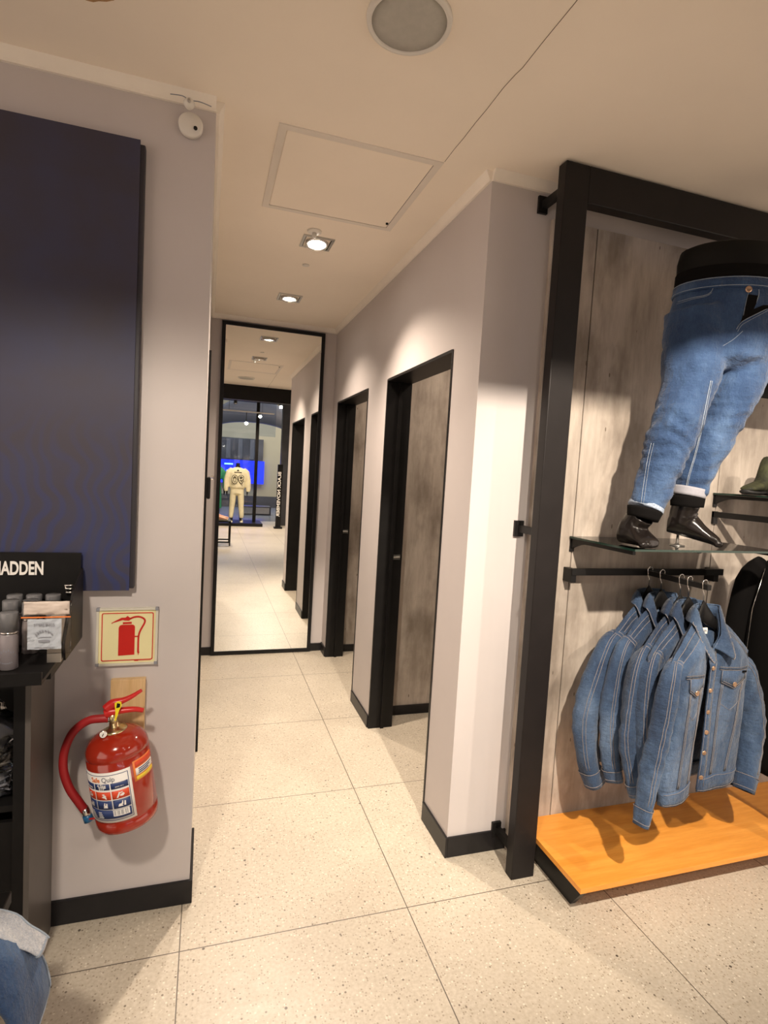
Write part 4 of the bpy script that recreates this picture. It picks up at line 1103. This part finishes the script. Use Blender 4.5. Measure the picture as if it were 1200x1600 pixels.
# wrinkles: radial creases at knees and ankles, hip whiskers
for v in me.vertices:
    p_ = v.co
    amt = .5
    for zc, w_, k_ in ((1.76, .10, 2.0), (1.54, .09, 2.0), (2.04, .09, 1.2)): amt += k_*math.exp(-((p_.z-zc)/w_)**2)
    d = .0030*(amt-.3)*(math.sin(p_.z*90+14*noise.noise(p_*6)+14*p_.x)*.55+1.6*fbm(Vector((p_.x, p_.y, p_.z*2.2+3)), 8)) + .006*fbm(p_, 6.5)
    v.co = p_ + v.normal*d
me.update()
jn = obj('jeans', me, 'denimj', mn, False, label='blue washed jeans with an open fly')
jm = jn.data; off = BASE[jn.name]
bvh = BVHTree.FromPolygons([v.co+off for v in jm.vertices], [p_.vertices[:] for p_ in jm.polygons])
CAMV = Vector((CX, 0, 1.55))
def onj(x, z, lift=.003, y0=1.52):
    """point of the jeans' surface seen from the aisle through (x, y0, z)"""
    d = (Vector((x, y0, z))-CAMV).normalized(); h = bvh.ray_cast(CAMV, d)
    if h[0] is None:
        h = bvh.find_nearest(Vector((x, y0, z)))
        return h[0]+h[1]*lift
    n = h[1] if h[1].dot(d) < 0 else -h[1]
    return h[0]+n*lift
def jline(bm, pts, r=.0013, lift=.0015, per=6):
    q = [onj(x, z, lift) for x, z in [(p_[0], p_[2]) for p_ in catmull([(x, 0, z) for x, z in pts], per)]]
    tube(bm, q, r, 5)
sb = bmesh.new()
# waistband strip at the top of the jeans
wbm = bmesh.new()
ring_loft(wbm, [ell(WC, rx, ry, z) for rx, ry, z in ((.186, .132, 2.262), (.188, .134, 2.264), (.184, .131, 2.300), (.180, .127, 2.301))], False, False)
obj('jeans_waistband', wbm, 'denimj', jn, True)
for z in (2.268, 2.297): tube(sb, [p_ for p_ in ell(WC, .1885 if z < 2.28 else .1855, .1345 if z < 2.28 else .132, z, 60)], .0011, 5)
import itertools
def px_(x, y_): return None
# (x,z) below are taken on the vertical plane y = 1.52 in front of the hips
jline(sb, [(1.651, 2.241), (1.644, 2.223), (1.619, 2.207), (1.563, 2.190), (1.508, 2.169)]); jline(sb, [(1.647, 2.220), (1.622, 2.204), (1.566, 2.186), (1.505, 2.162)], .0009)
jline(sb, [(1.514, 2.234), (1.568, 2.252), (1.63, 2.259)], .0009); jline(sb, [(1.52, 2.215), (1.576, 2.228), (1.625, 2.23)], .0009)
jline(sb, [(1.807, 2.244), (1.801, 2.215), (1.794, 2.164)], .0009)
jline(sb, [(1.852, 2.262), (1.855, 2.244), (1.845, 2.211), (1.832, 2.187)])
jline(sb, [(1.770, 2.115), (1.786, 2.139), (1.812, 2.156), (1.905, 2.205)]); jline(sb, [(1.776, 2.107), (1.791, 2.131), (1.822, 2.151), (1.906, 2.198)], .0009)
jline(sb, [(1.717, 2.052), (1.76, 2.079), (1.799, 2.112)], .0010)
# side and inner leg seams
obj('jeans_stitching', sb, 'stitchj', jn, True)
sb = bmesh.new()
inner = [(1.678, 1.929), (1.672, 1.885), (1.662, 1.807), (1.652, 1.73), (1.638, 1.663), (1.622, 1.60), (1.617, 1.565)]
jline(sb, inner, .0014, .001); jline(sb, [(x+.006, z) for x, z in inner], .0009, .002)
outer = [(1.452, 1.70), (1.442, 1.64), (1.437, 1.58), (1.433, 1.52), (1.432, 1.49)]
jline(sb, outer, .0009, .001); jline(sb, [(x+.010, z) for x, z in outer], .0007, .001)
obj('leg_seam', sb, 'stitchj', jn, True)
bl = bmesh.new()
for xx in (1.672,):
    e0 = [onj(xx+.002*k/4, 2.236+.046*k/4, .006) for k in range(5)]; e1 = [onj(xx+.016+.002*k/4, 2.236+.046*k/4, .006) for k in range(5)]
    sheet(bl, lambda a, b: e0[round(a*4)].lerp(e1[round(b)*0+round(a*4)], b), 4, 1, .003)
obj('belt_loop', bl, 'denimj', jn, True)
fb_ = bmesh.new(); q = onj(1.801, 2.252, .007); lathe(fb_, [(.011, 0), (.011, .003), (.007, .004), (.005, .003), (.001, .0035)], q, (q-Vector((1.845, 1.64, q.z))).normalized(), 18)
obj('jeans_button', fb_, 'copper', jn, True)
rv = bmesh.new(); q = onj(1.654, 2.243, .003); lathe(rv, [(.0045, 0), (.004, .003), (.001, .0035)], q, (0, -1, 0), 12); obj('rivet', rv, 'copper', jn, True)
# dark open fly
fl = bmesh.new(); tri = [(1.806, 2.238), (1.850, 2.240), (1.846, 2.211), (1.836, 2.190), (1.88, 2.212), (1.905, 2.215), (1.903, 2.203), (1.812, 2.158), (1.786, 2.141), (1.775, 2.124), (1.787, 2.149), (1.800, 2.205)]
vs = [fl.verts.new(onj(x, z, .003)) for x, z in tri]; cc = fl.verts.new(onj(1.823, 2.185, .004))
for i in range(len(vs)): fl.faces.new((vs[i], vs[(i+1) % len(vs)], cc))
obj('open_fly', fl, 'sock', jn, label='dark opening of the fly')
# turn-ups, black cuffs, feet
def band_ring(p0, p1, r0, r1, th, n=26, flare=0):
    p0, p1 = Vector(p0), Vector(p1); bm = bmesh.new()
    tube(bm, [p0.lerp(p1, k/4) for k in range(5)], [r0+(r1-r0)*k/4 for k in range(5)], n, caps=True); return bm
obj('turned_hem', band_ring((1.577, 1.65, 1.488), (1.5715, 1.65, 1.474), .0615, .0625, 0), 'hemblue', jn, True, label='frayed pale hem')
obj('turned_hem', band_ring((1.780, 1.661, 1.560), (1.775, 1.662, 1.528), .0595, .0605, 0), 'denimin', jn, True, label='turned-up pale cuff')
obj('black_cuff', band_ring((1.571, 1.65, 1.472), (1.563, 1.65, 1.436), .062, .054, 0), 'sock', mn, True)
obj('black_cuff', band_ring((1.776, 1.662, 1.530), (1.776, 1.662, 1.488), .060, .057, 0), 'sock', mn, True)
def foot(ank, heel, toe, r_ank, w, label, ztoe=None):
    ank, heel, toe = Vector(ank), Vector(heel), Vector(toe); bm = bmesh.new()
    d = (toe-heel); side = Vector((-d.y, d.x, 0)).normalized(); n = 12
    rings = []
    prof = [(0, .022, .024), (.06, .032, .042), (.18, .038, .056), (.34, .039, .058), (.5, .041, .047), (.66, .046, .035), (.8, .049, .026), (.92, .046, .020), (.99, .034, .015)]
    for t_, hw, hh in prof:
        c = heel+d*t_+Vector((0, 0, hh))
        rings.append([c+side*math.cos(a)*hw*w+Vector((0, 0, math.sin(a)*hh)) for a in [2*PI*k/20 for k in range(20)]])
    ring_loft(bm, rings)
    tube(bm, [ank, ank.lerp(heel+d*.22+Vector((0, 0, .05)), .5), heel+d*.24+Vector((0, 0, .045))], [(r_ank, r_ank*1.1), (r_ank*.92, r_ank*1.05), (r_ank*.85, r_ank)], 20)
    tube(bm, [ank.lerp(heel, .35)+d*.12, heel+d*.35+Vector((0, 0, .062)), heel+d*.60+Vector((0, 0, .035)), heel+d*.8+Vector((0, 0, .022))], [.046, .042, .032, .018], 16)
    for k in range(5):   # toes
        s_ = (k-2)/2; b0 = heel+d*(.88)+side*s_*.032*w+Vector((0, 0, .012)); e = heel+d*(1.04-.05*abs(s_-(-.6))*1.2)+side*s_*.034*w+Vector((0, 0, .010))
        tube(bm, [b0, b0.lerp(e, .6), e], [.013, .014 if k == 0 else .011, .009], 12)
    return remeshed(bm, .0042, 3)
obj('foot', foot((1.563, 1.655, 1.450), (1.548, 1.735, 1.337), (1.560, 1.590, 1.335), .046, 1.05, ''), 'mannequin', mn, True)
obj('foot', foot((1.779, 1.668, 1.50), (1.742, 1.715, 1.385), (1.872, 1.585, 1.345), .046, 1.0, ''), 'mannequin', mn, True)
obj('support_rod', T_([(1.785, 1.70, 1.335), (1.785, 1.70, 1.43)], .005, 10), 'chrome', mn, True)
obj('rod_foot', lathe(bmesh.new(), [(.028, 0), (.027, .003), (.008, .005), (.006, .012)], (1.785, 1.70, 1.3335), (0, 0, 1), 28), 'alu', mn, True)

# ---------------------------------------------------------------- footwear builder (boots, sneakers)
def shoe(name, heel, dirv, L, mats, label, cat, group=None, shaft=0, parent_scale=1):
    heel = Vector(heel); d = Vector(dirv).normalized(); side = Vector((-d.y, d.x, 0)); t = thing(name, heel, label, cat, group)
    def loft(prof, zoff=0):
        bm = bmesh.new(); rings = []
        for t_, hw, z0, z1 in prof:
            c = heel+d*(t_*L); r = []
            for k in range(20):
                a = 2*PI*k/20; r.append(c+side*(math.copysign(abs(math.cos(a))**.8, math.cos(a))*hw*L)+Vector((0, 0, (z0+z1)/2*L+(z1-z0)/2*L*math.sin(a))))
            rings.append(r)
        ring_loft(bm, rings); return bm
    obj('sole', loft([(.0, .09, 0, .075), (.05, .125, 0, .085), (.3, .12, 0, .075), (.6, .155, 0, .07), (.85, .15, 0, .075), (.97, .10, .01, .085), (1.0, .05, .03, .085)]), mats[1], t, True)
    up_ = loft([(.02, .085, .07, .26+shaft*.9), (.06, .11, .06, .33+shaft), (.22, .12, .06, .36+shaft), (.36, .115, .06, .35+shaft), (.42, .12, .06, .31+shaft*.4), (.50, .12, .06, .27), (.65, .14, .06, .22), (.82, .14, .06, .17), (.94, .10, .06, .14), (.99, .05, .07, .11)])
    obj('upper', up_, mats[0], t, True)
    bm = bmesh.new()
    for k in range(4):
        f = .40+.07*k; c = heel+d*(f*L)+Vector((0, 0, (.315-.045*k)*L)); tube(bm, [c-side*.05*L, c+Vector((0, 0, .012*L)), c+side*.05*L], .012*L, 6)
    obj('laces', bm, mats[2], t, True); return t
shoe('ankle_boot', (2.385, 1.80, 1.546), (-1, -.25, 0), .24, ['camo', 'rubber', 'black'], 'olive camouflage boot on the right glass shelf, nearer the wall', 'boot', 'camouflage boots', .34)
shoe('ankle_boot', (2.44, 1.70, 1.546), (-1, -.15, 0), .24, ['camo', 'rubber', 'black'], 'olive camouflage boot on the right glass shelf, at its front edge', 'boot', 'camouflage boots', .34)

# ================================================================== LOWER LEFT: draped jeans on a low table
tb = thing('low_table', (-.75, 1.1, 0), 'low black display table just outside the lower left corner', 'table')
obj('tabletop', B(-1.2, -.36, .75, 1.42, .50, .53, bev=.003), 'black', tb)
for x, y_ in ((-1.17, .78), (-.40, .78), (-1.17, 1.38), (-.40, 1.38)): obj('leg', B(x-.02, x+.02, y_-.02, y_+.02, 0, .50), 'black', tb)
def drape(name, pts, w0, w1, th, m, label, seed):
    t = thing(name, Vector(pts[-1]), label, 'jeans', 'folded jeans draped over the low table')
    P_ = catmull(pts, 6); n = len(P_); rings = []
    for i, p_ in enumerate(P_):
        k = i/(n-1); w = w0+(w1-w0)*k; tn = (P_[min(i+1, n-1)]-P_[max(i-1, 0)]).normalized(); s_ = Vector((0, 1, 0)); u_ = tn.cross(s_).normalized()
        r = []
        for q in range(28):
            a = 2*PI*q/28; cx_ = math.copysign(abs(math.cos(a))**.7, math.cos(a)); v = p_+s_*cx_*w+u_*math.sin(a)*th
            v = v+u_*.007*fbm((v.x+seed, v.y, v.z), 11)+s_*.004*fbm((v.x, v.y+seed, v.z), 9); r.append(v)
        rings.append(r)
    bm = bmesh.new(); ring_loft(bm, rings); obj('folded_leg', bm, m, t, True)
    sbm = bmesh.new()
    e = [max(r, key=lambda v: v.x+.3*v.y) for r in rings]
    tube(sbm, [v+Vector((.002, -.002, 0)) for v in e], .0022, 6); obj('side_seam', sbm, 'stitchj', t, True)
    tube_b = bmesh.new(); tube(tube_b, rings[-2]+[rings[-2][0]], .0022, 6); obj('hem', tube_b, 'stitchj', t, True)
    return t
drape('folded_jeans', [(-.60, 1.25, .556), (-.45, 1.24, .556), (-.34, 1.235, .545), (-.293, 1.23, .48), (-.272, 1.23, .40), (-.275, 1.23, .345)], .09, .09, .020, 'denimj', 'folded blue jeans hanging over the table edge in the lower left corner', 1)
drape('folded_jeans', [(-.62, 1.27, .587), (-.45, 1.27, .585), (-.345, 1.27, .570), (-.292, 1.27, .528), (-.262, 1.27, .495)], .045, .026, .008, 'denimpale', 'pale grey folded jeans lying on the blue pair in the lower left corner', 4)

# ================================================================== THE SHOP BEHIND THE CAMERA (seen in the mirror)
def track(y_, z, x0, x1, cans, label, grp):
    t = thing('lighting_track', ((x0+x1)/2, y_, z), label, 'lighting track')
    obj('track_rail', B(x0, x1, y_-.015, y_+.015, z, z+.03), 'whiteplastic' if y_ < -1 else 'black', t)
    obj('rail_hanger', T_([(x0+.3, y_, z+.03), (x0+.3, y_, 3.25)], .004, 6), 'black', t); obj('rail_hanger', T_([(x1-.3, y_, z+.03), (x1-.3, y_, 3.25)], .004, 6), 'black', t)
    for k, (x, dr, d, on, lb) in enumerate(cans):
        s_ = thing('track_spotlight', (x, y_, z-.10), lb, 'spotlight', grp); d = Vector(d).normalized(); c = Vector((x, y_, z-dr))
        obj('stem', T_([(x, y_, z), c], .008, 8), 'black', s_)
        obj('lamp_housing', lathe(bmesh.new(), [(.028, -.06), (.036, -.05), (.040, .055), (.038, .055), (.034, .03)], c, d, 24, cap=True), 'black', s_, True)
        obj('lamp_face', lathe(bmesh.new(), [(.036, .048), (.001, .050)], c, d, 24), 'lampdim' if on else 'white', s_, True)
track(-.27, 2.98, -1.2, 3.2, [(.86, .10, (.89, 2.22, -1.6), 1, 'shop spotlight aimed at the denim display from the track behind the bulkhead'),
                               (2.45, .10, (-.75, 2.17, -2.1), 1, 'shop spotlight at the right of the track behind the bulkhead'),
                               (-.55, .10, (.45, 2.22, -2.2), 1, 'shop spotlight at the left of the track behind the bulkhead')],
      'black lighting track hidden behind the black bulkhead', 'spotlights behind the bulkhead')
track(-4.1, 3.10, -.3, 3.0, [(.60, .13, (0, .25, -1), 0, 'dark track spotlight, leftmost in the mirror reflection'), (1.62, .15, (.0, 1, -.5), 1, 'lit track spotlight, upper right in the mirror reflection')],
      'white-edged lighting track across the shop reflected in the mirror', 'spotlights reflected in the mirror')
track(-5.2, 2.84, .2, 1.6, [(1.25, .06, (-.0, 1, -.35), 1, 'brightest lit spotlight in the mirror reflection'), (.92, .26, (0, 1, -.3), 1, 'small lit spotlight reflected above the mannequin')],
      'short lighting track above the shop window reflected in the mirror', 'spotlights reflected in the mirror')
# side and end walls of the shop
struct('wall_shop_left', B(-3.3, -3.2, -6.6, -3.2, 0, 3.25), 'wall')
# bench with shoes
bn = thing('display_bench', (.0, -1.85, 0), 'black metal-framed display bench with peach shoes, reflected at the mirror\'s left edge', 'bench')
obj('bench_top', B(-.6, .500, -2.10, -1.66, .445, .470), 'black', bn)
for x, y_ in ((-.58, -1.68), (.487, -1.68), (-.58, -2.08), (.487, -2.08)): obj('leg', B(x-.013, x+.013, y_-.013, y_+.013, 0, .445), 'black', bn)
for y_ in (-1.68, -2.08): obj('stretcher', B(-.567, .474, y_-.010, y_+.010, .055, .080), 'black', bn)
for k, (x, y_, lb) in enumerate(((.15, -1.78, 'peach shoe nearest the mirror on the black bench'), (.12, -1.92, 'peach shoe in the middle of the black bench'), (.17, -2.03, 'peach shoe furthest back on the black bench'))):
    shoe('sneaker', (x, y_, .471), (1, .12-.1*k, 0), .30, ['peach', 'cream', 'white'], lb, 'shoe', 'peach shoes on the bench')
# window platform
obj('window_platform', B(-3.0, 1.42, -6.1, -5.15, 0, .075, bev=.004), 'black', None, False, 'low black window platform under the reflected mannequins', 'platform')
wf = bmesh.new(); box(wf, 1.195, 1.275, -5.66, -5.58, .075, 3.25); box(wf, -3.0, 1.195, -5.65, -5.59, 3.16, 3.25)
struct('trim_8', wf, 'black')
struct('window_1', B(-3.0, 1.195, -5.625, -5.610, .075, 3.16), 'window')
struct('window_2', B(1.30, 1.80, -6.55, -6.54, 2.35, 3.25), 'window')
# totem
tt = thing('sale_totem', (1.775, -4.85, 0), 'slim black totem with white vertical lettering reflected beside the shop window', 'sign')
obj('totem_panel', B(1.705, 1.835, -4.90, -4.86, .04, 1.60, bev=.002), 'black', tt)
obj('totem_base', B(1.67, 1.87, -4.98, -4.78, 0, .04, bev=.003), 'black', tt)
tx = text_mesh('BLACK NOVEMBER', .108, .002, lambda x, y_, z: (1.76-y_*1.0, -4.857+z, .86-x), .002, 1.22); obj('totem_lettering', tx, 'white', tt)
obj('doorway_panel', B(1.86, 2.12, -5.75, -5.55, 0, 3.25), 'malldark', None, False, 'dark door portal standing right of the totem in the reflection', 'doorway')
# mannequins in the window
def figure(x, y_, kind):
    z0 = .075
    if kind == 'jersey':
        t = thing('window_mannequin', (x, y_, z0), 'headless black mannequin in a cream jersey numbered 90 and cream trousers, reflected in the mirror', 'mannequin')
    else:
        t = thing('window_mannequin', (x, y_, z0), 'black mannequin in a long green dress at the mirror\'s left edge', 'mannequin')
    bm = bmesh.new()
    tube(bm, [(x, y_, 1.50), (x, y_, 1.58)], [.052, .050], 18); tube(bm, [(x, y_, 1.40), (x, y_, 1.50)], [(.13, .09), (.05, .05)], 18)
    for s in (-1, 1):
        tube(bm, [(x+s*.09, y_, .90), (x+s*.10, y_-.02, .50), (x+s*.115, y_, .14)], [.07, .052, .036], 16)
        tube(bm, [(x+s*.115, y_-.06, .125), (x+s*.12, y_+.12, .118)], [.03, .035], 12)
        tube(bm, [(x+s*.19, y_, 1.38), (x+s*.235, y_, 1.12), (x+s*.25, y_+.02, .90), (x+s*.25, y_+.03, .80)], [.045, .038, .028, .02], 14)
        for f in range(4): tube(bm, [(x+s*.25, y_+.012*f, .82), (x+s*.25, y_+.015+.015*f, .74)], [.010, .008], 8)
        tube(bm, [(x+s*.245, y_+.05, .82), (x+s*.235, y_+.075, .77)], [.010, .008], 8)
    tube(bm, [(x, y_, .9), (x, y_, 1.15), (x, y_, 1.42)], [(.15, .10), (.13, .09), (.17, .10)], 20)
    obj('mannequin_body', remeshed(bm, .014, 4), 'mannequin', t, True)
    if kind == 'jersey':
        bm = bmesh.new()
        tube(bm, [(x, y_, .93), (x, y_, .97), (x, y_, 1.15), (x, y_, 1.33), (x, y_, 1.42), (x, y_, 1.47)], [(.165, .12), (.20, .145), (.205, .14), (.215, .13), (.18, .11), (.07, .07)], 28)
        for s in (-1, 1): tube(bm, [(x+s*.13, y_, 1.41), (x+s*.215, y_, 1.34), (x+s*.265, y_, 1.15), (x+s*.275, y_+.02, .94), (x+s*.27, y_+.03, .86)], [.07, .078, .066, .058, .045], 20)
        j = obj('jersey', remeshed(bm, .014, 5), 'cream', t, True)
        n_ = text_mesh('90', .30, .004, lambda a, b, c: (x-a, y_+.152+c-.35*a*a, 1.155+b), .010, 1.0, sub=1); obj('jersey_number', n_, 'black', j)
        n_ = text_mesh('90', .30, .005, lambda a, b, c: (x-a, y_+.155+c-.35*a*a, 1.155+b), -.004, 1.0, sub=1); obj('number_fill', n_, 'cream', j)
        bm = bmesh.new(); box(bm, x-.09, x+.09, y_+.128, y_+.135, 1.335, 1.352); prism(bm, [(x-.035, 1.37), (x, 1.42), (x+.035, 1.37)], y_+.115, y_+.120); obj('jersey_badge', bm, 'black', j)
        bm = bmesh.new()
        tube(bm, [(x, y_, .80), (x, y_, .95)], [(.17, .12), (.165, .115)], 24)
        for s in (-1, 1): tube(bm, [(x+s*.085, y_, .88), (x+s*.098, y_, .70), (x+s*.115, y_-.01, .45), (x+s*.13, y_, .25), (x+s*.13, y_, .185)], [(.082, .10), (.078, .09), (.066, .075), (.058, .065), (.050, .052)], 20)
        obj('trousers', remeshed(bm, .014, 4), 'cream', t, True)
    else:
        bm = bmesh.new(); tube(bm, [(x, y_, .42), (x, y_, .8), (x, y_, 1.1), (x, y_, 1.32), (x, y_, 1.45), (x, y_, 1.49)], [(.20, .16), (.185, .15), (.15, .12), (.19, .12), (.15, .09), (.07, .06)], 24)
        for s in (-1, 1): tube(bm, [(x+s*.12, y_, 1.42), (x+s*.21, y_, 1.33), (x+s*.25, y_, 1.10), (x+s*.25, y_, .92)], [.06, .068, .05, .045], 16)
        obj('green_dress', remeshed(bm, .014, 4), 'green', t, True)
    return t
figure(.775, -5.40, 'jersey'); figure(.215, -5.45, 'dress')
for s, lb in ((-1, 'white sneaker under the cream trousers, nearer the green dress'), (1, 'white sneaker under the cream trousers, nearer the window post')):
    shoe('sneaker', (.775+s*.118, -5.50, .077), (0.05*s, 1, 0), .27, ['cream', 'white', 'white'], lb, 'shoe', 'sneakers of the jersey mannequin')
# the mall beyond the shop
struct('mall_floor', B(-8, 9, -16, -6.6, -.14, -.02), 'mallfloor')
struct('mall_wall', B(-8, 9, -12.2, -12.05, .40, 6), 'mallwall')
struct('mall_skirting', B(-8, 9, -12.2, -12.05, -.02, .40), 'malldark')
struct('mall_ceiling', B(-8, 9, -12.2, -6.6, 4.6, 4.7), 'mallceil')
pn = thing('mall_shopfront', (1.2, -11.9, -.02), 'dark shopfront panel with a blue screen across the mall, seen in the mirror', 'shopfront')
obj('dark_fascia', B(-.8, 1.98, -12.045, -11.9, 1.72, 2.50), 'malldark', pn)
vs_ = bmesh.new()
for k in range(6): box(vs_, -.6+k*.42, -.45+k*.42, -11.9, -11.88, 1.75, 2.47)
obj('fascia_pilaster', vs_, plain('dim_grey_pilaster', (.09, .09, .10), .5), pn)
obj('lower_panel', B(-.8, 1.2, -12.045, -11.95, -.02, .45), 'malldark', pn)
sc_ = obj('video_screen', B(-.6, 2.04, -11.95, -11.88, .86, 1.70), 'bluescreen', pn)
bm = bmesh.new()
for x0_, x1_, z0_ in ((.62, .92, 1.52), (.70, .95, 1.28), (.70, .92, 1.16)): box(bm, x0_, x1_, -11.88, -11.875, z0_, z0_+.05)
obj('screen_text', bm, 'cyanprint', sc_)
cs_ = thing('mall_display_case', (1.75, -9.0, -.02), 'low pale display case on the mall floor, reflected behind the cream mannequin', 'display case')
obj('case_body', B(1.1, 2.0, -9.3, -8.7, -.02, .25), 'malldark', cs_)
obj('case_glass', B(1.15, 1.95, -8.69, -8.68, .03, .22), 'alu', cs_)
# curved bulkhead of the mall
bm = bmesh.new(); rings = []
for k in range(33):
    a = PI*k/32; cx_, cz = 1.30, 2.55
    rings.append([Vector((cx_+1.25*math.cos(a), y_, cz+1.02*math.sin(a))) for y_ in (-8.6, -8.1)]+[Vector((cx_+1.12*math.cos(a), y_, cz+.30*math.sin(a))) for y_ in (-8.1, -8.6)])
ring_loft(bm, rings); obj('mall_arch', bm, 'mallceil', None, True, 'curved blue grey arch of the mall seen above the shop window in the mirror', 'arch')
for x, y_, z, pw in ((.8, -9.5, 4.2, 85), (3.5, -9.5, 4.2, 65)):
    l = bpy.data.lights.new('mall_light', 'AREA'); l.size = 2.2; l.energy = pw; l.color = (.90, .95, 1)
    o = bpy.data.objects.new('mall_light', l); col.objects.link(o); o.location = (x, y_, z)
